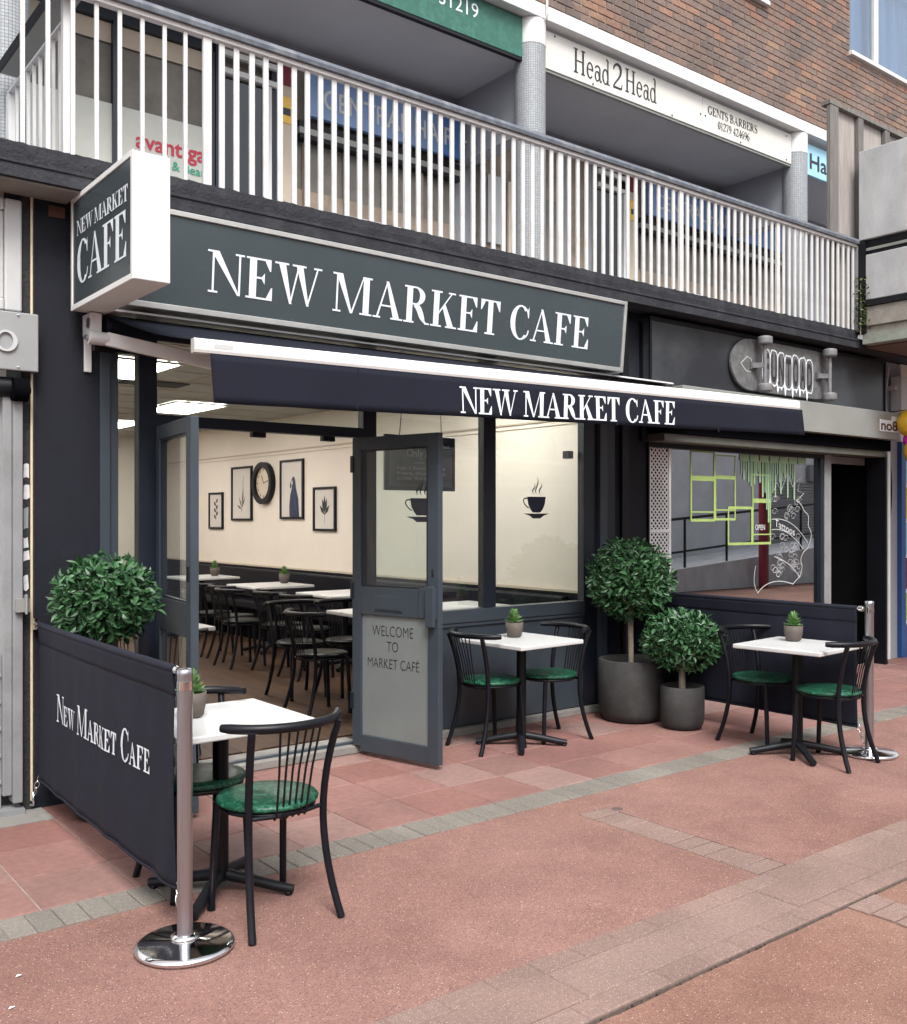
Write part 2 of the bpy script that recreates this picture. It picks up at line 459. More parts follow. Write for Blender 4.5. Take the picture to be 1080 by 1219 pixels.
M['timber'] = wood_mat('weathered_timber', (0.095, 0.088, 0.082), (0.205, 0.195, 0.183), (20, 20, 1.2), 0.9, 0.12)
M['ply'] = wood_mat('weathered_plywood', (0.24, 0.215, 0.20), (0.36, 0.325, 0.305), (14, 14, 1.0), 0.9, 0.1)
M['light_panel'] = emit_mat('lit_ceiling_panel', (1.0, 0.97, 0.925), 9.5)
M['grey_metal'] = mat('grey_metal_paint', (0.235, 0.24, 0.225), 0.36, metal=0.0, var=0.08, vscale=4, dirt=(0.26, 0.26, 0.24), damt=0.5)
M['grey_frame'] = mat('grey_frame_paint', (0.23, 0.235, 0.24), 0.45, var=0.1, dirt=(0.12, 0.12, 0.12), damt=0.4, dscale=4)
M['grey_light'] = mat('pale_grey_paint', (0.48, 0.485, 0.48), 0.45, var=0.06)
M['grey_sign'] = mat('grey_panel', (0.27, 0.275, 0.28), 0.35, var=0.06, vscale=2, dirt=(0.33, 0.33, 0.335), damt=0.4)
M['fascia_panel'] = mat('charcoal_fascia', (0.026, 0.028, 0.034), 0.30, var=0.12, vscale=2, dirt=(0.085, 0.09, 0.088), damt=0.55, dscale=1.0)
M['shade_black'] = mat('black_interior', (0.004, 0.004, 0.005), 0.9, var=0.2, spec=0.0)  # flat black standing in for unlit depth; also used on plain black parts
M['board_grey'] = mat('grey_skate_deck', (0.12, 0.12, 0.122), 0.55, var=0.35, vscale=22, dirt=(0.09, 0.09, 0.092), damt=0.7, dscale=26)
M['board_metal'] = mat('grey_wheel', (0.16, 0.16, 0.165), 0.5, var=0.12, vscale=20)
M['lime'] = mat('lime_vinyl', (0.33, 0.45, 0.14), 0.5, var=0.15, vscale=30)
M['drip_green'] = mat('pale_green_vinyl', (0.27, 0.42, 0.25), 0.5, var=0.12)
M['vinyl_white'] = mat('white_vinyl', (0.5, 0.51, 0.51), 0.5, var=0.05)
M['vinyl_navy'] = mat('navy_vinyl', (0.012, 0.018, 0.05), 0.5, var=0.1)
M['red_text'] = mat('crimson_vinyl', (0.42, 0.02, 0.05), 0.5, var=0.05)
M['teal_text'] = mat('green_vinyl', (0.02, 0.28, 0.17), 0.5, var=0.05)
M['film_white'] = mat('white_window_film', (0.47, 0.47, 0.42), 0.5, var=0.05)
M['shop_dim'] = mat('dim_shop_interior', (0.18, 0.165, 0.145), 0.9, var=0.3, vscale=3)
M['brown_int'] = mat('brown_shop_interior', (0.27, 0.215, 0.17), 0.9, var=0.35, vscale=4)
M['crimson'] = mat('crimson_paint', (0.16, 0.008, 0.02), 0.45, var=0.1)
M['yellow'] = mat('yellow_gloss', (0.72, 0.42, 0.03), 0.15, var=0.05)
M['magenta'] = mat('magenta_foil', (0.62, 0.03, 0.42), 0.12, var=0.05)
M['cream_poster'] = mat('cream_poster', (0.62, 0.52, 0.40), 0.6, var=0.1)
M['menu_navy'] = mat('menu_board_navy', (0.018, 0.026, 0.055), 0.3, var=0.1)
M['menu_grey'] = mat('menu_board_panel', (0.13, 0.165, 0.175), 0.4, var=0.2, vscale=7)
M['paper'] = mat('picture_paper', (0.58, 0.54, 0.49), 0.7, var=0.03)
M['brass'] = mat('cream_conduit', (0.60, 0.50, 0.36), 0.4, var=0.1)
M['sticker'] = mat('torn_sticker', (0.62, 0.62, 0.61), 0.7, var=0.15, vscale=30)
M['blue_frame'] = mat('blue_shop_frame', (0.02, 0.07, 0.22), 0.4, var=0.1)
M['sky_blue'] = mat('pale_blue_fascia', (0.30, 0.55, 0.70), 0.4, var=0.12, vscale=4)
M['opp_render'] = mat('grey_render', (0.66, 0.67, 0.68), 0.9, var=0.1, vscale=2, dirt=(0.5, 0.5, 0.49), damt=0.5)
M['opp_white'] = mat('opposite_white', (0.72, 0.71, 0.68), 0.7, var=0.06)
M['sage'] = mat('metal_mesh_white', (0.78, 0.79, 0.79), 0.5, var=0.06)

# ------------------------------------------------------------------ object helpers
ORG = {}

def tag(o, label=None, cat=None, group=None, kind=None):
    if label: o['label'] = label
    if cat: o['category'] = cat
    if group: o['group'] = group
    if kind: o['kind'] = kind
    return o

def thing(name, label, cat, loc=(0, 0, 0), group=None, rz=0.0):
    o = bpy.data.objects.new(name, None)
    o.empty_display_size = 0.1
    COL.objects.link(o)
    o.location = loc
    o.rotation_euler = (0, 0, rz)
    ORG[o.name] = Vector(loc)
    return tag(o, label, cat, group)

def copy_tree(o, parent=None):
    c = o.copy()
    COL.objects.link(c)
    if parent is not None:
        c.parent = parent
    for ch in o.children:
        copy_tree(ch, c)
    return c

def link_mesh(name, me, parent=None, loc=(0, 0, 0), rz=0.0):
    o = bpy.data.objects.new(name, me)
    COL.objects.link(o)
    if parent is not None:
        o.parent = parent
        ORG[o.name] = ORG.get(parent.name, Vector((0, 0, 0)))
    o.location = loc
    o.rotation_euler = (0, 0, rz)
    return o

class MB:
    def __init__(self):
        self.v = []; self.f = []; self.s = []
    def add(self, verts, faces, smooth=False):
        k = len(self.v)
        self.v += [tuple(p) for p in verts]
        for q in faces:
            self.f.append(tuple(i + k for i in q)); self.s.append(smooth)
        return self
    def box(self, x0, x1, y0, y1, z0, z1):
        if x0 > x1: x0, x1 = x1, x0
        if y0 > y1: y0, y1 = y1, y0
        if z0 > z1: z0, z1 = z1, z0
        vs = [(x0, y0, z0), (x1, y0, z0), (x1, y1, z0), (x0, y1, z0), (x0, y0, z1), (x1, y0, z1), (x1, y1, z1), (x0, y1, z1)]
        return self.add(vs, [(0, 3, 2, 1), (4, 5, 6, 7), (0, 1, 5, 4), (1, 2, 6, 5), (2, 3, 7, 6), (3, 0, 4, 7)])
    def obox(self, a, b, w, h, up=(0, 0, 1)):
        """bar from a to b, w wide sideways and h along up"""
        a = Vector(a); b = Vector(b); d = (b - a).normalized(); u = Vector(up)
        sd = d.cross(u).normalized(); u = sd.cross(d).normalized()
        vs = []
        for p in (a, b):
            for (i, j) in ((-1, -1), (1, -1), (1, 1), (-1, 1)):
                vs.append(p + sd * (i * w / 2) + u * (j * h / 2))
        return self.add(vs, [(0, 1, 2, 3), (7, 6, 5, 4), (0, 4, 5, 1), (1, 5, 6, 2), (2, 6, 7, 3), (3, 7, 4, 0)])
    def poly(self, pts):
        return self.add(pts, [tuple(range(len(pts)))])
    def tube(self, path, r, seg=8, cap=True, smooth=True):
        path = [Vector(p) for p in path]
        n = len(path)
        rr = r if isinstance(r, (list, tuple)) else [r] * n
        vs = []; fs = []
        prev = None
        for i, p in enumerate(path):
            if i == 0: d = path[1] - p
            elif i == n - 1: d = p - path[i - 1]
            else: d = path[i + 1] - path[i - 1]
            d.normalize()
            if prev is None:
                a = Vector((0, 0, 1)) if abs(d.z) < 0.9 else Vector((1, 0, 0))
                s = d.cross(a).normalized()
            else:
                s = (prev - d * prev.dot(d))
                s = s.normalized() if s.length > 1e-6 else d.orthogonal().normalized()
            t = d.cross(s)
            prev = s
            for k in range(seg):
                an = 2 * pi * k / seg
                vs.append(p + (s * cos(an) + t * sin(an)) * rr[i])
        for i in range(n - 1):
            for k in range(seg):
                k2 = (k + 1) % seg
                fs.append((i * seg + k, i * seg + k2, (i + 1) * seg + k2, (i + 1) * seg + k))
        self.add(vs, fs, smooth)
        if cap:
            self.add(vs[:seg], [tuple(range(seg))[::-1]])
            self.add(vs[-seg:], [tuple(range(seg))])
        return self
    def lathe(self, prof, c=(0, 0, 0), seg=28, smooth=True):
        vs = []; fs = []
        for (r, z) in prof:
            for k in range(seg):
                a = 2 * pi * k / seg
                vs.append((c[0] + r * cos(a), c[1] + r * sin(a), c[2] + z))
        for i in range(len(prof) - 1):
            for k in range(seg):
                k2 = (k + 1) % seg
                fs.append((i * seg + k, i * seg + k2, (i + 1) * seg + k2, (i + 1) * seg + k))
        self.add(vs, fs, smooth)
        if prof[0][0] > 1e-5: self.add(vs[:seg], [tuple(range(seg))[::-1]])
        if prof[-1][0] > 1e-5: self.add(vs[-seg:], [tuple(range(seg))])
        return self
    def prism(self, pts, fn, d0, d1):
        """2-D outline pts, fn(x, y, d) -> 3-D"""
        n = len(pts)
        a = [fn(x, y, d0) for x, y in pts]; b = [fn(x, y, d1) for x, y in pts]
        self.add(a + b, [tuple(range(n))[::-1], tuple(range(n, 2 * n))] + [(i, (i + 1) % n, n + (i + 1) % n, n + i) for i in range(n)])
        return self
    def ball(self, c, r, seg=14, rings=9, sc=(1, 1, 1)):
        prof = [(max(1e-6, r * sin(pi * i / rings)), -r * cos(pi * i / rings)) for i in range(rings + 1)]
        vs = []; fs = []
        for (q, z) in prof:
            for k in range(seg):
                a = 2 * pi * k / seg
                vs.append((c[0] + q * cos(a) * sc[0], c[1] + q * sin(a) * sc[1], c[2] + z * sc[2]))
        for i in range(rings):
            for k in range(seg):
                k2 = (k + 1) % seg
                fs.append((i * seg + k, i * seg + k2, (i + 1) * seg + k2, (i + 1) * seg + k))
        return self.add(vs, fs, True)
    def mesh(self, name, mt, off=(0, 0, 0)):
        me = bpy.data.meshes.new(name)
        ox, oy, oz = off
        me.from_pydata([(x - ox, y - oy, z - oz) for x, y, z in self.v], [], self.f)
        me.polygons.foreach_set('use_smooth', self.s)
        for m in (mt if isinstance(mt, (list, tuple)) else [mt]):
            me.materials.append(m)
        me.update()
        return me
    def build(self, name, mt, parent=None, bevel=0.0, fix=False, label=None):
        off = ORG.get(parent.name, Vector((0, 0, 0))) if parent is not None else Vector((0, 0, 0))
        me = self.mesh(name, mt, off)
        if fix:
            bm = bmesh.new(); bm.from_mesh(me); bmesh.ops.recalc_face_normals(bm, faces=bm.faces); bm.to_mesh(me); bm.free()
        o = link_mesh(name, me, parent)
        if bevel:
            md = o.modifiers.new('bevel', 'BEVEL'); md.width = bevel; md.segments = 2; md.limit_method = 'ANGLE'
        if label: o['label'] = label
        return o

def box(x0, x1, y0, y1, z0, z1, name, mt, parent=None, bevel=0.0, label=None):
    return MB().box(x0, x1, y0, y1, z0, z1).build(name, mt, parent, bevel, label=label)

def solo(mb, name, mt, label, cat, group=None, bevel=0.0, origin=None):
    """a top-level thing that is one mesh"""
    if origin is None:
        xs = [p[0] for p in mb.v]; ys = [p[1] for p in mb.v]; zs = [p[2] for p in mb.v]
        origin = ((min(xs) + max(xs)) / 2, (min(ys) + max(ys)) / 2, min(zs))
    me = mb.mesh(name, mt, origin)
    o = link_mesh(name, me, None, origin)
    if bevel:
        md = o.modifiers.new('bevel', 'BEVEL'); md.width = bevel; md.segments = 2; md.limit_method = 'ANGLE'
    return tag(o, label, cat, group)

def struct(mb, name, mt):
    o = mb.build(name, mt)
    o['kind'] = 'structure'
    ORG[o.name] = Vector((0, 0, 0))
    return o

# ------------------------------------------------------------------ serif lettering drawn as outlines
def ring(cx, cy, rx, ry, tx, ty, a0, a1, n=26):
    """strip between an ellipse and a narrower one: thick at the sides (tx), thin at top and bottom (ty)"""
    out = []
    for i in range(n):
        p = radians(a0 + (a1 - a0) * i / n); q = radians(a0 + (a1 - a0) * (i + 1) / n)
        out.append([(cx + rx * cos(p), cy + ry * sin(p)), (cx + rx * cos(q), cy + ry * sin(q)),
                    (cx + (rx - tx) * cos(q), cy + (ry - ty) * sin(q)), (cx + (rx - tx) * cos(p), cy + (ry - ty) * sin(p))])
    return out

def stroke(pts, ws):
    out = []
    n = len(pts)
    L = []
    for i in range(n):
        a = pts[max(0, i - 1)]; b = pts[min(n - 1, i + 1)]
        dx, dy = b[0] - a[0], b[1] - a[1]; l = sqrt(dx * dx + dy * dy) or 1
        w = (ws[i] if isinstance(ws, (list, tuple)) else ws) / 2
        L.append(((pts[i][0] - dy / l * w, pts[i][1] + dx / l * w), (pts[i][0] + dy / l * w, pts[i][1] - dx / l * w)))
    for i in range(n - 1):
        out.append([L[i][0], L[i + 1][0], L[i + 1][1], L[i][1]])
    return out

def bez(p0, p1, p2, p3, n=10):
    r = []
    for i in range(n + 1):
        t = i / n; u = 1 - t
        r.append((u**3 * p0[0] + 3 * u * u * t * p1[0] + 3 * u * t * t * p2[0] + t**3 * p3[0],
                  u**3 * p0[1] + 3 * u * u * t * p1[1] + 3 * u * t * t * p2[1] + t**3 * p3[1]))
    return r

def glyph(ch, T=0.17, t=0.035, s=0.085):
    """polygons of a high-contrast serif capital, cap height 1; returns (polys, advance)"""
    P = []
    def rc(x0, y0, x1, y1): P.append([(x0, y0), (x1, y0), (x1, y1), (x0, y1)])
    def sf(x0, x1, y, up):                      # slab hairline serif
        rc(x0 - s, y if up else y - t, x1 + s, y + t if up else y)
    def hook(x, y, dy):                         # vertical bracket at the end of a thin arm
        P.append([(x - 0.15, y), (x, y), (x, y + dy), (x - 0.028, y + dy)] if dy > 0 else [(x, y), (x - 0.15, y), (x - 0.028, y + dy), (x, y + dy)])
    if ch == 'N':
        rc(.11, 0, .11 + t, 1); rc(.72, 0.0, .72 + t, 1)
        P.append([(.07, 1), (.07 + T * 1.12, 1), (.755, 0), (.70, 0)])
        sf(.11, .11 + t, 0, True); rc(.0, 1 - t, .2, 1); sf(.72, .72 + t, 1, False)
        return P, .86
    if ch == 'E' or ch == 'F':
        rc(.10, 0, .10 + T, 1); rc(.02, 0, .20 + T, t); rc(.02, 1 - t, .62, 1)
        rc(.10 + T, .5, .47, .5 + t); P.append([(.38, .5 + t / 2), (.47, .5 - .12), (.47, .5 + .15)])
        hook(.62, 1 - t, -.24)
        if ch == 'E':
            rc(.1, 0, .66, t); hook(.66, t, .27)
            return P, .72
        return P, .68
    if ch == 'T':
        x = .35 - T / 2
        rc(x, 0, x + T, 1); rc(x - s, 0, x + T + s, t); rc(.02, 1 - t, .68, 1); hook(.68, 1 - t, -.26)
        P.append([(.02, 1 - t), (.17, 1 - t), (.048, 1 - t - .26), (.02, 1 - t - .26)])
        return P, .70
    if ch == 'W':
        d = T * 1.05
        P.append([(.06, 1), (.06 + d, 1), (.42, 0), (.36, 0)])
        P.append([(.36, 0), (.40, 0), (.60, 1), (.56, 1)])
        P.append([(.50, 1), (.50 + d, 1), (.86, 0), (.80, 0)])
        P.append([(.80, 0), (.84, 0), (1.09, 1), (1.05, 1)])
        sf(.06, .06 + d, 1, False); sf(.50, .50 + d, 1, False); sf(1.05, 1.09, 1, False)
        return P, 1.16
    if ch == 'M':
        rc(.10, 0, .10 + t, 1); rc(.84, 0, .84 + T, 1)
        P.append([(.08, 1), (.08 + T * 1.05, 1), (.55, 0), (.49, 0)])
        P.append([(.50, 0), (.55, 0), (.86, 1), (.83, 1)])
        sf(.10, .10 + t, 0, True); sf(.84, .84 + T, 0, True); rc(.0, 1 - t, .18, 1); rc(.82, 1 - t, 1.09, 1)
        return P, 1.11
    if ch == 'A':
        P.append([(.09, 0), (.09 + t * 1.2, 0), (.42, 1), (.385, 1)])
        P.append([(.60, 0), (.60 + T * 1.12, 0), (.435, 1), (.36, 1)])
        rc(.20, .32, .64, .32 + t); sf(.09, .09 + t, 0, True); sf(.60, .60 + T * 1.1, 0, True)
        return P, .87
    if ch in 'RBP':
        rc(.10, 0, .10 + T, 1); rc(.02, 1 - t, .4, 1)
        lo = .5 if ch != 'B' else .52
        h = 1 - lo
        P.extend(ring(.36, lo + h / 2, .29, h / 2, T * .95, t, -90, 90)); rc(.1, lo, .36, lo + t)
        if ch == 'B':
            P.extend(ring(.37, .27, .33, .27, T, t, -90, 90)); rc(.02, 0, .37, t)
            return P, .76
        rc(.02, 0, .16 + T, t)
        if ch == 'R':
            P.extend(stroke(bez((.33, .5), (.55, .47), (.52, .08), (.72, .02)), [T * .6, T * .8, T * .95, T * .95, T * .95, T * .95, T * .9, T * .75, T * .5, T * .3, t]))
            rc(.66, 0, .80, t)
            return P, .81
        return P, .70
    if ch == 'K':
        rc(.10, 0, .10 + T, 1); sf(.10, .10 + T, 0, True); sf(.10, .10 + T, 1, False)
        P.append([(.10 + T, .36), (.10 + T, .36 + t * 1.5), (.66, 1), (.70, 1)][::-1])
        P.append([(.56, 0), (.56 + T * 1.2, 0), (.46, .66), (.375, .56)])
        sf(.57, .57 + T * 1.1, 0, True); sf(.64, .70, 1, False)
        return P, .86
    if ch in 'CG':
        P.extend(ring(.41, .5, .37, .52, T * 1.02, t, 48, 312, 40))
        P.extend(ring(.41, .5, .37, .52, t * 1.6, t, 20 if ch == 'X' else 40, 50, 4))
        x = .67
        P.append([(x, .66), (x + .028, .66), (x + .028, 1.0), (x, .93), (x - .05, .87)])
        if ch == 'C':
            P.extend(stroke(bez((.60, .09), (.66, .14), (.69, .2), (.70, .30), 6), [t * 1.2, t, t, t, t, t, t * .8]))
            return P, .76
        rc(.60, .02, .60 + T * .9, .42); rc(.50, .42 - t, .84, .42)
        return P, .86
    if ch == 'O' or ch == '0':
        k = 1 if ch == 'O' else .68
        P.extend(ring(.44 * k, .5, .40 * k, .52, T, t, 0, 360, 44))
        return P, .88 * k
    if ch == 'H':
        rc(.10, 0, .10 + T, 1); rc(.62, 0, .62 + T, 1); rc(.1, .49, .7, .49 + t)
        for x in (.10, .62):
            sf(x, x + T, 0, True); sf(x, x + T, 1, False)
        return P, .90
    if ch == 'S':
        c = bez((.54, .84), (.46, 1.04), (.10, 1.04), (.12, .74), 9) + bez((.12, .74), (.14, .50), (.56, .56), (.56, .26), 10)[1:] + bez((.56, .26), (.56, -.06), (.18, -.06), (.08, .18), 9)[1:]
        n = len(c)
        P.extend(stroke(c, [t + (T - t) * max(0, 1 - abs(i / (n - 1) - .5) * 2.6) for i in range(n)]))
        rc(.54, .68, .57, .98); rc(.06, .03, .09, .34)
        return P, .66
    if ch == '1':
        rc(.2, 0, .2 + T * .8, 1); rc(.1, 0, .3 + T, t); P.append([(.08, .84), (.2, .9), (.2, 1), (.17, 1)])
        return P, .52
    if ch == '2':
        c = bez((.08, .74), (.10, 1.04), (.52, 1.08), (.50, .72), 9) + bez((.50, .72), (.48, .46), (.16, .26), (.06, .04), 9)[1:]
        P.extend(stroke(c, [t * 1.4 + (T * .9 - t) * max(0, 1 - abs(i / 18 - .42) * 3) for i in range(19)]))
        rc(.06, 0, .54, T * .6); P.extend(stroke([(.54, .02), (.57, .22)], t))
        return P, .62
    if ch == '4':
        rc(.36, 0, .36 + T * .85, 1); rc(.03, .26, .62, .26 + t * 1.3); P.append([(.03, .26), (.08, .26), (.42, .94), (.42, 1)])
        rc(.28, 0, .58, t)
        return P, .64
    if ch == '6' or ch == '9':
        A = ring(.30, .31, .26, .33, T * .85, t, 0, 360, 30) + stroke(bez((.05, .34), (.04, .72), (.22, .98), (.50, 1.0), 8), [T * .85, T * .85, T * .8, T * .7, T * .5, T * .35, t * 1.5, t, t])
        if ch == '9': A = [[(.60 - x, 1 - y) for x, y in q] for q in A]
        P.extend(A)
        return P, .62
    if ch == '7':
        rc(.05, .9, .55, 1); P.append([(.17, 0), (.17 + T, 0), (.55, .93), (.48, .93)]); rc(.05, .76, .08, .92)
        return P, .60
    if ch == '3':
        P.extend(ring(.28, .76, .22, .26, T * .8, t, -90, 140, 16)); P.extend(ring(.27, .27, .27, .29, T * .9, t, -150, 90, 18))
        return P, .60
    if ch == 'h':
        rc(.06, 0, .06 + T * .7, 1); P.extend(stroke([(.1, .5), (.3, .68), (.46, .5), (.46, 0)], T * .6))
        return P, .58
    if ch == 'e':
        P.extend(ring(.28, .32, .25, .34, T * .85, t * 1.2, 20, 318, 28)); P.extend(ring(.28, .32, .25, .34, t * 2.6, t * 1.2, 0, 22, 3)); rc(.07, .34, .51, .34 + t)
        return P, .57
    if ch == 'a':
        P.extend(ring(.24, .20, .20, .22, T * .75, t * 1.2, 0, 360, 24)); rc(.38, .06, .38 + T * .75, .52)
        P.extend(ring(.27, .47, .22, .19, T * .6, t * 1.4, 0, 165, 14)); P.extend(stroke([(.44, .06), (.50, .015), (.57, .05)], t * 1.6))
        return P, .57
    if ch == 'd':
        P.extend(ring(.27, .31, .24, .33, T * .8, t * 1.2, 0, 360, 28)); rc(.41, 0, .41 + T * .75, 1.02); rc(.32, 1.0, .45, 1.02 + t); rc(.45, 0, .60, t)
        return P, .61
    return P, .34

def word(text, fn, x0, x1, z, cap, T=0.17, t=0.035, small=None, gap=0.0, space=.30):
    """fill x0..x1 with the text; fn(x, z, lift) -> 3-D point; small = scale of the non-initial letters (small capitals)"""
    adv = 0; items = []
    first = True
    for ch in text:
        k = 1.0
        if small and not first and ch != ' ': k = small
        if ch == ' ':
            items.append((None, adv, 1)); adv += space; first = True; continue
        p, a = glyph(ch, T if k == 1 else T * 1.08, t if k == 1 else t * 1.3)
        items.append((p, adv, k)); adv += (a + gap) * k; first = False
    adv -= gap
    sx = (x1 - x0) / adv
    mb = MB()
    n = 0
    for p, a, k in items:
        if p is None: continue
        for q in p:
            lift = 0.00012 * (n % 9); n += 1
            pts = [fn(x0 + (a + x * k) * sx, z + y * k * cap, lift) for x, y in q]
            mb.poly(pts)
    return mb

def sans(text, size, fn, x0, z0, fit=None, bold=0.0, align='LEFT', sz=1.0):
    """built-in sans font as flat mesh; fn(x, z, lift)"""
    cu = bpy.data.curves.new('lettering', 'FONT')
    cu.body = text; cu.size = 1.0; cu.offset = bold; cu.align_x = align; cu.resolution_u = 4
    ob = bpy.data.objects.new('lettering', cu)
    COL.objects.link(ob)
    dg = bpy.context.evaluated_depsgraph_get()
    me = bpy.data.meshes.new_from_object(ob.evaluated_get(dg))
    bpy.data.objects.remove(ob); bpy.data.curves.remove(cu)
    xs = [v.co.x for v in me.vertices] or [0, 1]
    k = size * 1.4 if fit is None else fit / (max(xs) - min(xs))
    mn = min(xs) if align == 'LEFT' else 0
    mb = MB()
    mb.add([fn(x0 + (v.co.x - mn) * k, z0 + v.co.y * size * 1.4 * sz, 0) for v in me.vertices], [tuple(p.vertices) for p in me.polygons])
    bpy.data.meshes.remove(me)
    return mb

def front(y):
    return lambda x, z, l=0.0: (x, y - l, z)

# ================================================================== THE GROUND
g = MB(); g.add([(-150, -150, -.035), (150, -150, -.035), (150, 150, -.035), (-150, 150, -.035)], [(0, 1, 2, 3)])
struct(g, 'ground', M['dark_ground'])

def sheet(name, x0, x1, y0, y1, z, mt, nx=1, ny=1):
    mb = MB(); mb.box(x0, x1, y0, y1, z - .02, z)
    return struct(mb, name, mt)

sheet('street', -30, 45, -2.962, -1.645, -.004, M['tarmac'])
rj = random.Random(17)
XJ = [-30] + [.5 + .035 * k for k in range(190)] + [45]
edge_pts = [(x, -3.3785 - (abs(rj.gauss(0, .0022)) + (.012 * max(0, noise.noise((x * 2.3, 0, 3))) if 0 < x < 8 else 0))) for x in XJ]
sj = MB(); nj = len(XJ)
sj.add([(x, y, -.012) for x, y in edge_pts] + [(x, -9.5, -.012) for x in XJ] + [(x, y, -.034) for x, y in edge_pts],
       [(k, nj + k, nj + k + 1, k + 1) for k in range(nj - 1)] + [(k, k + 1, 2 * nj + k + 1, 2 * nj + k) for k in range(nj - 1)])
street2 = struct(sj, 'street', M['tarmac_b'])

pav = sheet('pavement', -6, 14, -1.43, .02, -.006, M['joint'])
random.seed(3)
def tile_meshes(w, d, n=4, h=.026):
    out = []
    for i in range(n):
        mb = MB()
        e = .004
        a, b = w / 2, d / 2
        zs = [R.uniform(-.0012, .0012) for _ in range(4)]
        top = [(-a + e, -b + e, zs[0]), (a - e, -b + e, zs[1]), (a - e, b - e, zs[2]), (-a + e, b - e, zs[3])]
        mid = [(-a, -b, -.004), (a, -b, -.004), (a, b, -.004), (-a, b, -.004)]
        lo = [(-a, -b, -h), (a, -b, -h), (a, b, -h), (-a, b, -h)]
        mb.add(top + mid + lo, [(0, 1, 2, 3)] + [(4 + k, 4 + (k + 1) % 4, (k + 1) % 4, k) for k in range(4)] + [(8 + k, 8 + (k + 1) % 4, 4 + (k + 1) % 4, 4 + k) for k in range(4)])
        out.append(mb)
    return out

rows = [(-1.43, -1.035), (-1.035, -.64), (-.64, -.245), (-.245, .0)]
T0 = 1.11
for (ya, yb) in rows:
    d = yb - ya - .007
    ms = [t.mesh('pavement_tile', M['tile']) for t in tile_meshes(.3855, d)]
    for k in range(-3, 25):
        xa = T0 + .3925 * k
        if yb > -.1 and xa < 1.45:
            continue
        link_mesh('paving_tile', R.choice(ms), pav, (xa + .19625, (ya + yb) / 2, R.uniform(-.001, .001)))
mb = MB(); mb.box(-3, 1.5, -.245, -.002, -.02, .002); mb.build('cement_strip', M['sill_concrete'], pav)

edge = sheet('kerb_edging', -6, 14, -1.642, -1.433, -.008, M['joint'])
ms = [t.mesh('block_paver', M['sett']) for t in tile_meshes(.0965, .200)]
for k in range(-4, 104):
    link_mesh('block_paver', R.choice(ms), edge, (1.04 + .1003 * k + .05, -1.5375, R.uniform(-.0015, .0015)))

band = sheet('drain_band', -6, 14, -3.373, -2.963, -.006, mat('dark_sand_joint', (.13, .095, .08), 1.0, var=.3, vscale=40))
msA = [t.mesh('block_paver', M['sett_pink']) for t in tile_meshes(.1985, .094)]
msB = [t.mesh('drain_slab', M['sett_pink']) for t in tile_meshes(.5975, .2025)]
for k in range(0, 48):
    link_mesh('block_paver', R.choice(msA), band, (.6 + .2 * k, -3.012, R.uniform(-.001, .001)))
    link_mesh('block_paver', R.choice(msA), band, (.7 + .2 * k, -3.3205, R.uniform(-.001, .001)))
for k in range(0, 16):
    link_mesh('drain_slab', R.choice(msB), band, (.8 + .6 * k, -3.165, R.uniform(-.001, .001)))

cross = sheet('cross_band', 3.675, 3.885, -2.961, -1.87, -.0035, M['dark_ground'])
msC = [t.mesh('block_paver', M['sett_pink']) for t in tile_meshes(.199, .0955)]
for k in range(0, 11):
    link_mesh('block_paver', R.choice(msC), cross, (3.776, -2.91 + .0985 * k, R.uniform(-.001, .001)))
mb = MB()
rr = random.Random(11)
for k in range(14):
    y = -3.43 - .1 * k
    x0 = 3.66 + rr.uniform(-.01, .01); x1 = 3.86 + rr.uniform(-.01, .01)
    pts = [(x0, y - .046), (x1, y - .046), (x1 + rr.uniform(-.01, .01), y + .046), (x0 + rr.uniform(-.01, .01), y + .046)]
    mb.prism(pts, lambda a, b, d: (a, b, d), -.03, -.006 + rr.uniform(-.003, .003))
struct(mb, 'cross_band', M['sett_pink'])
# loose debris where the surfacing has broken away beside the band
mb = MB()
for k in range(40):
    x = rr.uniform(2.2, 4.5); y = -3.378 + rr.uniform(-.003, .003)
    r = rr.uniform(.002, .005)
    mb.ball((x, y, -.012 + r * .3), r, 5, 4)
o = mb.build('grit', M['dark_ground']); o['kind'] = 'stuff'

SCX, SCY = 0.887, -1.970
# litter on the street: small torn scraps
for k, (x, y, lab) in enumerate([(0.812, -2.185, 'white scrap of paper on red street near the corner of the photo'), (SCX, SCY, 'tiny white scrap on red street left of steel post base')]):
    q = MB()
    q.poly([(x - .011, y - .004, .0), (x + .007, y - .006, .003), (x + .012, y + .004, .001), (x - .003, y + .007, .003)])
    solo(q, 'paper_scrap', M['letter_white'], lab, 'litter')

# ================================================================== THE TERRACE BUILDING
bld = thing('shop_terrace', 'brick shop terrace with white beam, tiled columns and a first-floor walkway above dark shopfronts', 'building', (6, 1, 0))

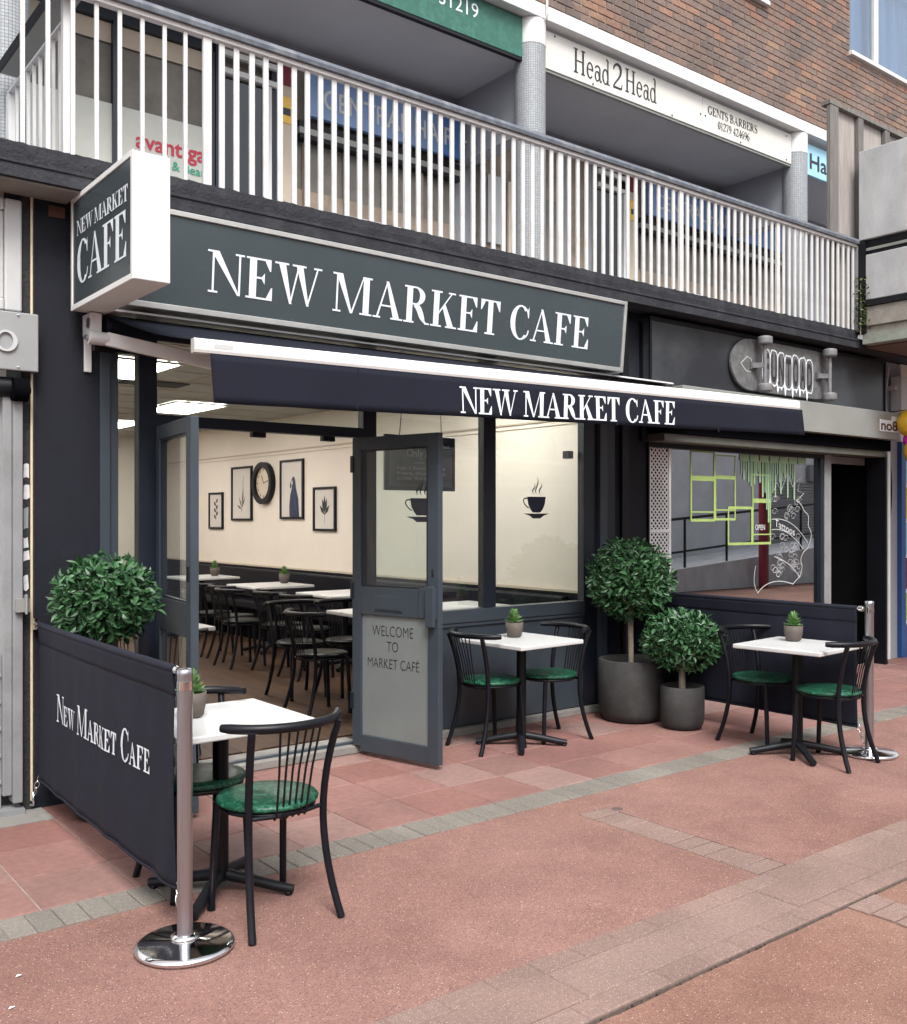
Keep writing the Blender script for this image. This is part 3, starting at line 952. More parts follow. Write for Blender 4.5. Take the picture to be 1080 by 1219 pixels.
# slab and ragged upstand of the walkway
SL0, SL1 = -5.0, 9.32
box(SL0, SL1, -.26, .30, 3.27, 3.362, 'walkway_slab', M['slab'], bld)
box(SL0, SL1, -.268, -.2605, 3.338, 3.352, 'slab_ledge', M['slab'], bld, bevel=.003)
box(SL1 + .001, 16, -.262, .30, 3.272, 3.364, 'walkway_slab', M['slab'], bld)
box(SL0, 16, .302, 2.3, 3.272, 3.40, 'walkway_floor', M['grey_wall'], bld)
mb = MB()
n = 420
prof = [(-.250, 3.355), (-.254, 3.40), (-.252, 3.447), (-.225, 3.458), (-.15, 3.452), (-.10, 3.40)]
vs = []; fs = []
for i in range(n + 1):
    x = SL0 + (SL1 - SL0) * i / n
    for j, (y, z) in enumerate(prof):
        e = noise.noise((x * 14, j * 3.1, 0)) * .007 + noise.noise((x * 45, j * 5.7, 4)) * .006
        a = 1 if j in (1, 2, 3, 4) else 0
        vs.append((x, y - a * abs(e) * .5, z + (e if j in (2, 3, 4) else 0)))
k = len(prof)
for i in range(n):
    for j in range(k - 1):
        fs.append((i * k + j, (i + 1) * k + j, (i + 1) * k + j + 1, i * k + j + 1))
mb.add(vs, fs, False)
mb.build('upstand', M['slab'], bld)
box(SL0, 1.63, -.235, -.002, 3.258, 3.268, 'soffit', M['soffit'], bld)

# piers and back-walls at street level
box(1.466, 1.8065, 0, .40, -.02, 3.257, 'pier', M['navy'], bld)
box(5.992, 6.394, 0.0, .40, -.02, 3.265, 'pier', M['navy'], bld)
box(6.06, 6.14, -.03, -.001, .3, 3.2, 'cable_cover', M['navy_dark'], bld)
box(6.30, 6.36, -.035, -.001, 2.2, 3.2, 'cable_cover', M['navy_dark'], bld)
box(10.135, 10.60, 0, .40, -.02, 3.265, 'pier', M['grey_wall'], bld)
box(1.808, 5.990, .03, .35, 2.72, 3.266, 'lintel', M['navy'], bld)
box(6.396, 10.133, .03, .35, 2.30, 3.266, 'lintel', M['navy_dark'], bld)
box(1.535, 1.62, -.012, -.0005, 3.175, 3.235, 'exposed_brick', mat('raw_brick', (.13, .06, .045), .9, var=.3), bld)

# columns of the walkway
for cx in (1.62, 6.21, 10.56):
    me = MB().lathe([(.145, 0), (.145, 2.54)], seg=40).mesh('column', M['mosaic'])
    c = link_mesh('column', me, bld, (cx - 6, 1.25 - 1, 3.40))
    cap = link_mesh('column_head', MB().lathe([(.148, 2.54), (.148, 2.775)], seg=40).mesh('column_head', M['white']), c)
# beam, ceiling, downstands, rear wall
box(-5, 18, 1.10, 1.34, 6.178, 6.309, 'fascia_beam', M['white'], bld, bevel=.006)
box(-5, 18, 1.25, 2.30, 5.795, 5.90, 'walkway_ceiling', M['grey_ceiling'], bld)
box(-5, 18, 2.30, 2.5, 3.3, 6.2, 'rear_wall', M['grey_wall'], bld)
for cx in (1.62, 6.24, 10.56):
    box(cx - .09, cx + .09, 1.30, 2.299, 5.15, 5.794, 'downstand', M['grey_wall'], bld)
tb = MB(); tb.tube([(6.27, 1.085, 6.60), (6.27, 1.085, 6.20), (6.27, 1.12, 6.165), (6.1, 1.19, 6.150)], .013, 8); tb.build('overflow_pipe', M['white'], bld)

# upper wall: mortar bed with the bricks set proud of it
W1 = (7.0, 9.72, 7.47, 9.0); W2 = (11.56, 14.6, 7.44, 9.0)
YB = 1.10
wm = MB()
for (xa, xb, za, zb) in ((-5, 18, 6.311, 7.44), (-5, W1[0], 7.44, 9.4), (W1[1], W2[0], 7.44, 9.4), (W2[1], 18, 7.44, 9.4), (W1[0], W1[1], 7.44, 7.47)):
    wm.box(xa, xb, YB + .010, YB + .25, za, zb)
wall = wm.build('upper_wall', M['mortar'], bld)
CX, CY, CZ = 0.0, -5.478, 1.55
ca, sa = cos(radians(38.218)), sin(radians(38.218))
def px(x, y, z):
    dx, dy, dz = x - CX, y - CY, z - CZ
    d = dx * sa + dy * ca
    return (540 + 1162 * (dx * ca - dy * sa) / d, 617 - 1162 * dz / d, d)
bricks = []; cuts = []
for r in range(0, 30):
    z = 6.311 + .005 + .075 * r
    k0 = int((5.4 - 0) / .225)
    for k in range(k0, 66):
        x0 = k * .225 + (.1125 if r % 2 else 0)
        x1 = x0 + .215
        zc = z + .0325
        w_in = [w for w in (W1, W2) if zc > w[2] - .07]
        cut = None
        for w in w_in:
            if x0 < w[0] - .02 < x1 and x1 > w[0] - .06: cut = (x0, w[0] - .012)
            if x0 < w[1] + .02 < x1: cut = (w[1] + .012, x1)
        if cut:
            u, v, d = px(cut[0], YB, zc)
            if cut[1] - cut[0] > .03 and -25 < u < 1100 and -15 < v: cuts.append((cut[0], cut[1], z))
            continue
        if any(x1 > w[0] - .06 and x0 < w[1] + .06 and zc > w[2] - .07 for w in (W1, W2)):
            continue
        u, v, d = px((x0 + x1) / 2, YB, zc)
        bricks.append((d, x0, z, -25 < u < 1100 and -15 < v))
inview = sorted([b for b in bricks if b[3]])
def brick_mb(w):
    q = MB(); a = w / 2; e = .003; h = .065
    f = [(-a + e, 0, e), (a - e, 0, e), (a - e, 0, h - e), (-a + e, 0, h - e)]
    bk = [(-a, .004, 0), (a, .004, 0), (a, .004, h), (-a, .004, h)]
    b2 = [(-a, .03, 0), (a, .03, 0), (a, .03, h), (-a, .03, h)]
    q.add(f + bk + b2, [(0, 1, 2, 3)] + [(4 + i, 4 + (i + 1) % 4, (i + 1) % 4, i) for i in range(4)] + [(8 + i, 8 + (i + 1) % 4, 4 + (i + 1) % 4, 4 + i) for i in range(4)])
    return q
bm_ = brick_mb(.215).mesh('brick', M['brick'])
near = set()
for (xa, xb, z) in cuts:
    link_mesh('brick', brick_mb(xb - xa).mesh('brick', M['brick']), wall, ((xa + xb) / 2 - 6, YB - 1, z))
for (d, x0, z, vis) in inview[:300 - len(cuts)]:
    near.add((x0, z))
    link_mesh('brick', bm_, wall, (x0 + .1075 - 6, YB - 1 + R.uniform(-.002, .002), z + R.uniform(-.001, .001)))
rest = MB()
for (d, x0, z, vis) in bricks:
    if (x0, z) in near: continue
    q = brick_mb(.215)
    yy = YB + R.uniform(-.002, .002)
    rest.add([(a + x0 + .1075, b + yy, c + z) for a, b, c in q.v], q.f)
o = rest.build('brickwork', M['brick_far'], wall); o['kind'] = 'stuff'

# upper windows
def upper_window(x0, x1, z0, z1, mulls):
    y = YB + .05
    f = MB()
    f.box(x0 - .01, x1 + .01, y, y + .07, z0, z0 + .07); f.box(x0 - .01, x1 + .01, y, y + .07, z1 - .07, z1)
    f.box(x0 - .01, x0 + .06, y, y + .07, z0 + .071, z1 - .071); f.box(x1 - .06, x1 + .01, y, y + .07, z0 + .071, z1 - .071)
    for m_ in mulls:
        f.box(m_ - .05, m_ + .05, y - .01, y + .07, z0 + .071, z1 - .071)
    fr = f.build('window', M['white'], bld, bevel=.006)
    xs = [x0 + .06] + mulls + [x1 - .06]
    for a, b in zip(xs[:-1], xs[1:]):
        box(a, b, y + .03, y + .036, z0 + .07, z1 - .07, 'pane', M['glass_sky'], fr)
    box(x0 - .04, x1 + .04, YB - .05, y, z0 - .055, z0 - .002, 'sill', M['white'], fr, bevel=.006)
    box(x0, x1, y + .2, y + .25, z0, z1, 'curtain', M['curtain'], fr)  # blue-grey sheet puts the sky tone of the glass into its colour
upper_window(W1[0], W1[1], W1[2], W1[3], [8.3])
upper_window(W2[0], W2[1], W2[2], W2[3], [12.27, 13.6])

# ------------------------------------------------------------------ first-floor signs under the white beam
s = thing('fascia_sign', 'green mottled fascia sign with pale phone digits between first-floor columns', 'sign', (4, 1.2, 5.8))
box(1.78, 6.07, 1.20, 1.245, 5.80, 6.170, 'board', M['green_sign'], s, bevel=.004)
box(1.78, 6.07, 1.205, 1.25, 5.772, 5.797, 'bottom_trim', M['navy_dark'], s)
sans('31219', .13, front(1.196), 5.10, 5.985).build('lettering', M['letter_white'], s)

s = thing('fascia_sign', 'cream barbers fascia sign with thin dark lettering beside the column', 'sign', (8.3, 1.2, 5.8))
box(6.36, 8.716, 1.20, 1.24, 5.79, 6.145, 'board', M['cream_sign'], s, bevel=.003)
box(8.721, 10.41, 1.20, 1.24, 5.79, 6.145, 'board', M['cream_sign'], s, bevel=.003)
box(6.36, 10.41, 1.212, 1.25, 5.765, 5.788, 'bottom_trim', M['grey_metal'], s)
word('Head', front(1.196), 6.73, 7.24, 5.858, .235, T=.13, t=.045, gap=.01).build('lettering', M['letter_black'], s)
word('2', front(1.196), 7.275, 7.43, 5.86, .25, T=.13, t=.05).build('lettering', M['letter_black'], s)
word('Head', front(1.196), 7.465, 7.95, 5.868, .235, T=.13, t=.045, gap=.01).build('lettering', M['letter_black'], s)
word('GENTS BARBERS', front(1.196), 8.80, 9.72, 5.985, .090, T=.17, t=.06).build('lettering', M['letter_black'], s)
word('01279 424696', front(1.196), 8.98, 9.57, 5.862, .085, T=.16, t=.06).build('lettering', M['letter_black'], s)
for (x, z) in [(6.48, 6.12), (7.0, 5.81), (8.2, 5.81), (8.68, 5.95), (8.76, 5.95), (9.4, 5.81), (10.3, 6.1), (10.3, 5.82)]:
    box(x - .008, x + .008, 1.195, 1.1995, z - .008, z + .008, 'screw', M['black_metal'], s)

s = thing('fascia_sign', 'pale blue fascia sign lettered Hair beside the timber post', 'sign', (12, 1.2, 5.75))
box(10.73, 13.6, 1.20, 1.24, 5.745, 6.12, 'board', M['sky_blue'], s, bevel=.003)
sans('Hair', .19, front(1.196), 10.80, 5.83, fit=.60, bold=.012).build('lettering', M['letter_black'], s)

# ------------------------------------------------------------------ first-floor shopfronts behind the balustrade
def backplane(x0, x1, name, mt, parent):
    return box(x0, x1, 2.28, 2.295, 3.41, 5.15, name, mt, parent)

u = thing('beauty_shopfront', 'first-floor beauty shop window with white film and crimson lettering behind white railings', 'shopfront', (2.7, 2.3, 3.4))
box(1.8, 3.45, 2.27, 2.296, 3.41, 5.6, 'room_view', M['shop_dim'], u)
box(1.82, 3.43, 2.225, 2.235, 3.42, 4.815, 'window_film', M['film_white'], u)
f = MB(); f.box(1.80, 3.46, 2.19, 2.25, 5.46, 5.56); f.box(2.64, 2.69, 2.19, 2.245, 3.41, 5.459); f.box(3.43, 3.49, 2.19, 2.25, 3.41, 5.459); f.box(1.80, 3.42, 2.19, 2.25, 3.41, 3.46)
f.build('frame', M['slate_dark'], u)
box(1.84, 3.42, 2.243, 2.25, 5.30, 5.455, 'blind_box', M['cream_dark'], u)
sans('avant ga', .13, front(2.22), 2.83, 4.52, bold=.02).build('lettering', M['red_text'], u)
sans('& Beau', .075, front(2.22), 3.13, 4.40, bold=.012).build('lettering', M['teal_text'], u)
for (x, z, dx, dz) in [(1.95, 4.1, .05, .5), (2.05, 4.0, .03, .3), (2.25, 3.9, .05, .2), (2.32, 3.9, .03, .28)]:
    b_ = MB().lathe([(.02, 0), (.03, dz * .1), (.03, dz * .6), (.012, dz * .75), (.012, dz)], (x, 2.18, z - .5), 10)
    b_.build('bottle', M['brown_int'], u)

def salon(x0, label, blue, xr):
    u = thing('salon_shopfront', label, 'shopfront', ((x0 + xr) / 2, 2.3, 3.4))
    box(x0 + .02, xr, 2.27, 2.296, 3.41, 5.6, 'room_view', M['shop_dim'], u)
    # dark door with white rails
    d = MB(); d.box(x0, x0 + .05, 2.19, 2.25, 3.41, 5.62); d.box(x0 + .52, x0 + .58, 2.19, 2.25, 3.41, 5.62); d.box(x0 + .051, x0 + .519, 2.2, 2.24, 3.41, 3.75)
    dr = d.build('door', M['slate_dark'], u)
    r_ = MB()
    for z in (5.30, 5.45): r_.box(x0 + .04, x0 + .56, 2.15, 2.185, z, z + .045)
    r_.box(x0 + .46, x0 + .50, 2.15, 2.185, 3.6, 5.29); r_.box(x0 + .051, x0 + .45, 2.15, 2.185, 3.66, 3.70)
    r_.build('door_rail', M['white'], dr)
    box(x0 + .051, x0 + .459, 2.205, 2.215, 3.751, 5.29, 'pane', M['glass_dim'], dr)
    # post with posters
    p = box(x0 + .585, x0 + .75, 2.19, 2.26, 3.41, 5.62, 'post', M['cream_dark'], u)
    box(x0 + .59, x0 + .745, 2.183, 2.189, 5.36, 5.61, 'poster', M['crimson'], p)
    box(x0 + .60, x0 + .72, 2.183, 2.189, 5.03, 5.26, 'poster', M['yellow'], p)
    box(x0 + .62, x0 + .70, 2.178, 2.182, 5.10, 5.16, 'poster', M['slate_dark'], p)
    # windows under the blue fascia
    f = MB(); f.box(x0 + .78, xr, 2.17, 2.25, 5.03, 5.09); f.box(x0 + .78, xr, 2.15, 2.25, 4.93, 4.97)
    w = f.build('window_head', M['navy_dark'], u)
    box(x0 + .78, xr, 2.16, 2.25, 4.971, 5.029, 'gutter', M['grey_metal'], u)
    for i in range(4):
        xa = x0 + .85 + i * (xr - x0 - .9) / 4
        box(xa, xa + .03, 2.20, 2.25, 3.41, 4.92, 'mullion', M['brown_int'], u)
    box(x0 + .78, xr, 2.245, 2.255, 3.95, 4.5, 'counter_view', M['brown_int'], u)
    box(x0 + 1.3, x0 + 1.9, 2.19, 2.21, 4.28, 4.34, 'lit_shelf', M['white_warm'], u)  # plain white strip in front of the counter view
    # blue fascia
    bd = box(x0 + .86, x0 + .86 + 1.45, 2.12, 2.169, 5.13, 5.50, 'fascia_board', M['blue_sign_pale'], u)
    box(x0 + .86 + 1.452, xr, 2.12, 2.169, 5.13, 5.50, 'fascia_board', M['blue_sign'], u)
    sans('CENTRAL HAIR HA', .16, front(2.116), x0 + 1.0, 5.23, fit=1.85, bold=.01, sz=1.1).build('lettering', M['grey_light'], bd)
salon(3.50, 'first-floor hair salon with faded blue fascia left of the middle column', True, 6.12)
salon(8.05, 'first-floor hair salon with faded blue fascia right of the middle column', True, 11.9)
u = thing('display_window', 'first-floor shop window with brown posters behind the middle column', 'window', (7, 2.3, 3.4))
box(6.4, 8.0, 2.24, 2.296, 3.41, 5.6, 'room_view', M['brown_int'], u)
box(6.95, 7.2, 2.20, 2.23, 5.12, 5.58, 'poster', M['blue_sign'], u)
box(6.78, 7.15, 2.20, 2.23, 4.1, 5.08, 'poster', M['cream_poster'], u)
box(7.22, 7.5, 2.20, 2.23, 3.8, 5.0, 'poster', M['shop_dim'], u)
box(6.50, 6.70, 2.20, 2.23, 4.4, 5.1, 'poster', M['grey_light'], u)
fm = MB(); fm.box(6.40, 6.45, 2.17, 2.235, 3.41, 5.6); fm.box(7.95, 8.0, 2.17, 2.235, 3.41, 5.6); fm.box(7.55, 7.6, 2.17, 2.235, 3.41, 5.6)
fm.build('frame', M['grey_frame'], u)

# ------------------------------------------------------------------ balustrade
bal = thing('balustrade', 'long white flat-bar balustrade with grey handrail along the walkway edge', 'railing', (4.5, -.24, 3.4))
mb = MB(); mb.prism([(-.285, 4.312), (-.19, 4.312), (-.185, 4.335), (-.20, 4.362), (-.275, 4.362), (-.29, 4.335)], lambda a, b, d: (d, a, b), -4.9, 9.33)
mb.build('handrail', M['rail'], bal)
box(-4.9, 9.31, -.262, -.212, 4.286, 4.3115, 'under_rail', M['white'], bal)
bmsl = MB().box(-.011, .011, -.006, .006, 3.43, 4.2855).mesh('baluster', M['baluster'])
bmsh = MB().box(-.0165, .0165, -.006, .006, 3.43, 4.2855).mesh('baluster', M['baluster'])
pmsh = MB().box(-.025, .025, -.010, .010, 3.43, 4.2855).mesh('baluster_post', M['baluster'])
XS = [2.333 - .124 * k for k in range(1, 26)] + [2.333 + .0935 * k for k in range(0, 75)]
for k, x in enumerate(XS):
    if x > 9.28: break
    post = k >= 25 and (k - 25) % 15 == 0
    link_mesh('baluster_post' if post else 'baluster', pmsh if post else (bmsl if k < 25 else bmsh), bal, (x - 4.5 + R.uniform(-.003, .003), R.uniform(-.002, .002), -3.4))
box(9.29, 9.33, -.27, -.20, 3.43, 4.311, 'end_post', M['grey_frame'], bal)

rb = thing('return_balustrade', 'short white railing running back from the walkway edge to the left tiled column', 'railing', (1.6, .4, 3.4))
box(1.53, 1.66, -.18, 1.02, 4.312, 4.360, 'handrail', M['grey_metal'], rb)
box(1.52, 1.5295, -.18, 1.02, 4.300, 4.365, 'rail_edge', M['navy_dark'], rb)
box(1.575, 1.615, -.18, 1.02, 4.19, 4.205, 'under_rail', M['white'], rb)
for k in range(8):
    y = -.02 + k * .125
    box(1.587, 1.603, y, y + .022, 3.40, 4.19, 'baluster', M['white'], rb)
box(1.560, 1.615, -.185, -.14, 3.42, 4.31, 'rail_post', M['white'], rb)
box(1.575, 1.615, .98, 1.04, 3.40, 4.19, 'rail_post', M['white'], rb)

# ------------------------------------------------------------------ right-hand timber frame and concrete parapet of the bridge
tf = thing('timber_hoarding', 'weathered timber frame hoarding with grey plywood boards at the walkway end', 'hoarding', (9.5, -.15, 3.4))
for (xa, xb) in ((8.905, 9.055), (9.43, 9.53), (9.96, 10.06)):
    box(xa, xb, -.20, -.155, 3.46, 5.655, 'stud', M['timber'], tf, bevel=.004)
box(8.895, 10.4, -.205, -.10, 5.656, 5.70, 'top_plate', M['timber'], tf, bevel=.004)
for i, (xa, xb) in enumerate(((9.00, 9.46), (9.463, 9.995), (9.998, 10.4))):
    box(xa, xb, -.153, -.137, 3.46, 5.655, 'plywood_board', M['ply'], tf)

pb = thing('bridge_parapet', 'stained concrete panel parapet of the bridge jutting out over the tattoo shop', 'bridge', (9.8, -1.5, 3.28))
box(9.30, 9.42, -3.2, -.272, 4.345, 5.245, 'concrete_panel', M['concrete'], pb, bevel=.008)
box(9.30, 9.42, -3.2, -.345, 3.735, 4.19, 'concrete_panel', M['concrete'], pb, bevel=.008)
box(9.31, 9.44, -3.2, -.345, 3.475, 3.672, 'concrete_panel', M['concrete_dark'], pb, bevel=.008)
box(9.335, 9.45, -3.2, -.30, 4.191, 4.343, 'steel_channel', M['navy_dark'], pb)
box(9.325, 9.35, -3.2, -.30, 4.235, 4.262, 'channel_lip', M['grey_metal'], pb)
box(9.29, 9.45, -3.2, -.345, 3.674, 3.733, 'dark_rail', M['navy_dark'], pb)
box(9.335, 11.6, -3.2, -.30, 3.36, 3.474, 'deck_beam', M['concrete_dark'], pb)
box(9.31, 9.46, -3.2, -.31, 3.30, 3.40, 'edge_beam', mat('mossy_concrete', (.25, .27, .235), .9, var=.25, vscale=5, dirt=(.12, .13, .09), damt=.6, dscale=4), pb)
box(9.46, 11.6, -3.2, -.27, 3.285, 3.358, 'soffit', mat('rust_stained_soffit', (.14, .085, .07), .9, var=.3, vscale=3), pb)
box(9.295, 9.335, -.34, -.262, 3.40, 4.34, 'corner_post', M['navy_dark'], pb)
# weeds in the corner
wd = MB()
rw = random.Random(5)
for k in range(420):
    t_ = rw.random()
    c = Vector((9.285 + rw.gauss(0, .024), -.31 + rw.gauss(0, .03), 3.42 + t_ * .55))
    if t_ > .5 and rw.random() < .5: continue
    a = rw.uniform(0, 6.28); l = rw.uniform(.02, .05)
    d = Vector((cos(a), sin(a), rw.uniform(-.4, .9))).normalized() * l
    sd = d.cross(Vector((rw.uniform(-1, 1), rw.uniform(-1, 1), 1))).normalized() * l * .28
    wd.add([c, c + d * .5 + sd, c + d, c + d * .5 - sd], [(0, 1, 2, 3)])
w_ = thing('weed', 'straggly green weed growing in the corner at the right end of the balustrade', 'plant', (9.285, -.30, 3.40))
o = wd.build('foliage', M['weed'], w_); o['kind'] = 'stuff'
st = MB(); st.tube([(9.285, -.30, 3.36), (9.28, -.31, 3.6), (9.29, -.30, 3.9)], [.006, .005, .002], 6); st.build('stem', M['bark'], w_)

# ================================================================== THE CAFE SHOPFRONT
cf = thing('cafe_shopfront', 'slate blue cafe shopfront with open double doors and tall plate glass panes', 'shopfront', (3.8, 0, 0))
SL = M['slate']
box(1.8075, 1.862, -.022, .06, .0, 2.715, 'post', SL, cf, bevel=.003)
box(1.863, 1.915, .0, .06, .0, 2.715, 'post', SL, cf, bevel=.003)
box(2.03, 2.138, -.004, .07, .0, 2.715, 'post', M['slate_dark'], cf, bevel=.003)
box(2.139, 3.549, .0, .07, 2.084, 2.150, 'transom', M['slate_dark'], cf, bevel=.003)
box(3.55, 3.655, .0, .07, .06, 2.715, 'mullion', M['slate_dark'], cf, bevel=.003)
box(4.598, 4.714, .0, .07, .896, 2.715, 'mullion', M['slate_dark'], cf, bevel=.003)
box(5.637, 5.790, -.002, .07, .06, 2.715, 'post', M['slate_dark'], cf, bevel=.003)
box(5.7915, 5.875, -.035, .05, .0, 2.715, 'post', SL, cf, bevel=.003)
box(5.8765, 5.991, -.01, .05, .0, 2.715, 'post', M['slate_dark'], cf, bevel=.003)
sl = box(3.656, 5.636, -.018, .07, .80, .893, 'sill', SL, cf, bevel=.004)
box(3.656, 5.636, -.008, .05, .772, .7985, 'sill_moulding', SL, sl, bevel=.003)
box(3.656, 5.636, .010, .06, .055, .771, 'stall_riser', SL, cf)
box(1.916, 2.029, .010, .06, .02, .45, 'stall_riser', SL, cf)
box(3.656, 5.79, -.05, .009, .0, .05, 'plinth', M['sill_concrete'], cf, bevel=.006)
th = box(2.139, 3.56, -.035, .24, .001, .052, 'threshold', M['sill_concrete'], cf, bevel=.006)
box(2.139, 3.549, .02, .06, .0525, .066, 'threshold_bar', M['slate'], th)
box(1.916, 2.029, .03, .036, .451, 2.70, 'pane', M['glass'], cf)
box(2.139, 3.549, .03, .036, 2.151, 2.70, 'pane', M['glass'], cf)
box(3.656, 4.597, .03, .036, .894, 2.70, 'pane', M['glass_front'], cf)
box(4.715, 5.636, .03, .036, .894, 2.70, 'pane', M['glass_front'], cf)
for x in (2.75, 3.25):
    box(x, x + .09, .015, .055, 2.052, 2.083, 'door_closer', M['navy_dark'], cf)
box(5.56, 5.62, .10, .16, 2.03, 2.09, 'camera_housing', M['navy_dark'], cf)

def door(hx, hy, tip, lower, words, hsign):
    """one leaf; local d along the leaf from the hinge, n across, z up"""
    d = Vector((tip[0] - hx, tip[1] - hy, 0)); w = d.length; d.normalize()
    nv = Vector((d.y, -d.x, 0)) * hsign          # face turned to the street's left side
    def F(q, n, z): return tuple(Vector((hx, hy, 0)) + d * q + nv * n + Vector((0, 0, z)))
    def B(mb, q0, q1, n0, n1, z0, z1):
        k = MB().box(q0, q1, n0, n1, z0, z1)
        mb.add([F(*p) for p in k.v], k.f)
    z0, z1 = .030, 2.078
    t = .022
    m_ = MB()
    B(m_, 0, .075, -t, t, z0 + .03, z1); B(m_, w - .085, w, -t, t, z0, z1)
    B(m_, .076, w - .086, -t, t, z1 - .08, z1); B(m_, .076, w - .086, -t, t, .925, 1.105); B(m_, .076, w - .086, -t, t, z0, z0 + .105)
    df = m_.build('door', M['slate'], cf, bevel=.003, fix=True)
    p = MB(); B(p, .076, w - .086, -.003, .003, 1.106, z1 - .081); p.build('pane', M['glass'], df, fix=True)
    p = MB(); B(p, .076, w - .086, -.006, .006, z0 + .106, .924); p.build('frosted_panel' if lower else 'pane', M['frosted'] if lower else M['glass'], df, fix=True)
    bd = MB()
    for (a, b, c, e) in ((.076, .090, 1.106, z1 - .081), (w - .100, w - .086, 1.106, z1 - .081)):
        B(bd, a, b, .004, .016, c, e)
    for (c, e) in ((1.106, 1.118), (z1 - .093, z1 - .081)):
        B(bd, .0905, w - .1005, .004, .016, c, e)
    bd.build('glazing_bead', M['slate_dark'], df, fix=True)
    h = MB()
    for z in (.30, 1.02, 1.85): B(h, -.012, .012, -.012, .030, z, z + .11)
    h.build('hinge', M['slate_dark'], df, fix=True)
    if lower:
        p = MB(); B(p, w - .150, w - .012, t, t + .012, .93, 1.115); B(p, w - .075, w - .012, t + .0121, t + .040, .88, 1.13); p.build('handle', M['slate'], df, bevel=.004, fix=True)
        p = MB(); B(p, .20, .44, t, t + .006, .955, 1.055); B(p, .215, .425, t + .0061, t + .010, .965, 1.045); p.build('letter_plate', M['slate'], df, bevel=.002, fix=True)
        p = MB(); B(p, w - .05, w - .034, t, t + .006, 1.19, 1.235); p.build('lock', M['steel'], df, fix=True)
    else:
        p = MB(); B(p, w - .05, w - .034, t, t + .008, 1.22, 1.30); p.build('lock', M['navy_dark'], df, fix=True)
    if words:
        fn = lambda x, z, l: F(x, .0075, z)
        for txt, z, x, wd_, sz in words:
            sans(txt, sz, fn, x, z, fit=wd_, bold=-.011).build('lettering', M['letter_black'], df)
    return df
door(3.473, -.012, (3.650, -.715), True, [('WELCOME', .792, .165, .345, .070), ('TO', .695, .290, .095, .068), ('MARKET CAFÉ', .585, .125, .435, .066)], -1 if False else 1)
door(2.150, -.012, (2.062, -.705), False, None, 1)

# coffee-cup decals on the panes
def cup(x, z, k):
    t_ = thing('cup_decal', None, None, (x, .029, z))
    fn = lambda a, b, d=0: (x + a * k, .0285, z + b * k)
    mb = MB()
    mb.poly([fn(a, b) for a, b in ((-.085, .0), (.085, .0), (.075, -.05), (.055, -.085), (.035, -.105), (-.035, -.105), (-.055, -.085), (-.075, -.05))])
    mb.poly([fn(a, b) for a, b in ((-.115, -.112), (.115, -.112), (.06, -.128), (.035, -.145), (-.035, -.145), (-.06, -.128))])
    for q in stroke(bez((-.07, -.075), (-.13, -.05), (-.13, .0), (-.085, -.012), 10), .008): mb.poly([fn(a, b) for a, b in q])
    for o_, hh in ((-.028, .07), (0, .11), (.032, .075)):
        for q in stroke(bez((o_, .02), (o_ - .03, .05), (o_ + .035, hh * .8), (o_ + .008, .02 + hh), 10), [.003, .006, .008, .010, .010, .010, .009, .008, .006, .004, .002]):
            mb.poly([fn(a, b) for a, b in q])
    bpy.data.objects.remove(t_)
    return mb
solo(cup(5.150, 1.715, 1.15), 'cup_decal', M['vinyl_navy'], 'navy steaming coffee cup decal on the right cafe window pane', 'decal', 'cup decals on the cafe glass')
solo(cup(4.05, 1.690, 1.15), 'cup_decal', M['vinyl_navy'], 'navy coffee cup decal half hidden by the open door edge', 'decal', 'cup decals on the cafe glass')

# hanging menu board
mn = thing('menu_board', 'navy framed menu board hanging on cords inside the glass behind the door', 'menu', (4.1, .12, 1.75))
box(3.80, 4.42, .115, .135, 1.745, 2.135, 'frame', M['menu_navy'], mn, bevel=.003)
box(3.835, 4.385, .108, .1148, 1.775, 2.04, 'panel', M['menu_grey'], mn)
tx = MB()
for txt, z, sz, x, fit in (('Build Your Own Breakfast', 2.055, .026, 3.86, .50), ('Only £', 1.985, .055, 3.98, .20), ('0', 1.985, .055, 4.25, .04), ('includes', 1.935, .018, 4.04, .09), ('Eggs 2 Bacon, Sausage', 1.895, .022, 3.90, .42), ('Beans, Mushrooms', 1.858, .022, 3.90, .42), ('Chips, Bubble or', 1.820, .022, 3.90, .36)):
    q = sans(txt, sz, front(.1065), x, z, fit=fit, bold=.012)
    tx.add(q.v, q.f)
tx.build('lettering', M['letter_white'], mn)
c_ = MB(); c_.tube([(3.93, .125, 2.136), (3.95, .125, 2.32), (3.95, .13, 2.75)], .003, 5); c_.tube([(4.30, .125, 2.136), (4.29, .125, 2.4), (4.29, .13, 2.75)], .003, 5)
c_.build('cord', M['black_metal'], mn)

# ================================================================== CAFE INTERIOR
XL, XR, YD, ZC = 1.82, 5.86, 9.2, 2.80
fl = struct(MB().box(XL, XR, .06, YD, -.03, .045), 'cafe_floor', M['dark_ground'])
pm = MB().box(-.0685, .0685, -2.2, 2.2, .0, .0145).mesh('floor_plank', M['plank'])
for i in range(29):
    x = XL + .07 + i * .139
    for j in range(3):
        y = .26 + 2.2 + j * 4.404 - (1.1 if i % 2 else 0)
        ya, yb = max(.245, y - 2.2), min(YD, y + 2.2)
        if yb - ya < .3: continue
        if ya > y - 2.2 or yb < y + 2.2:
            link_mesh('floor_plank', MB().box(-.0685, .0685, ya, yb, 0, .0145).mesh('floor_plank', M['plank']), fl, (x, 0, .043))
        else:
            link_mesh('floor_plank', pm, fl, (x, y, .043))
w = MB(); w.box(XR, XR + .1, .08, YD, .0, 3.2); cw = struct(w, 'cafe_wall', M['cream_wall'])
w = MB(); w.box(XL - .1, XL, .08, YD, .0, 3.2); struct(w, 'cafe_wall', M['cream_wall'])
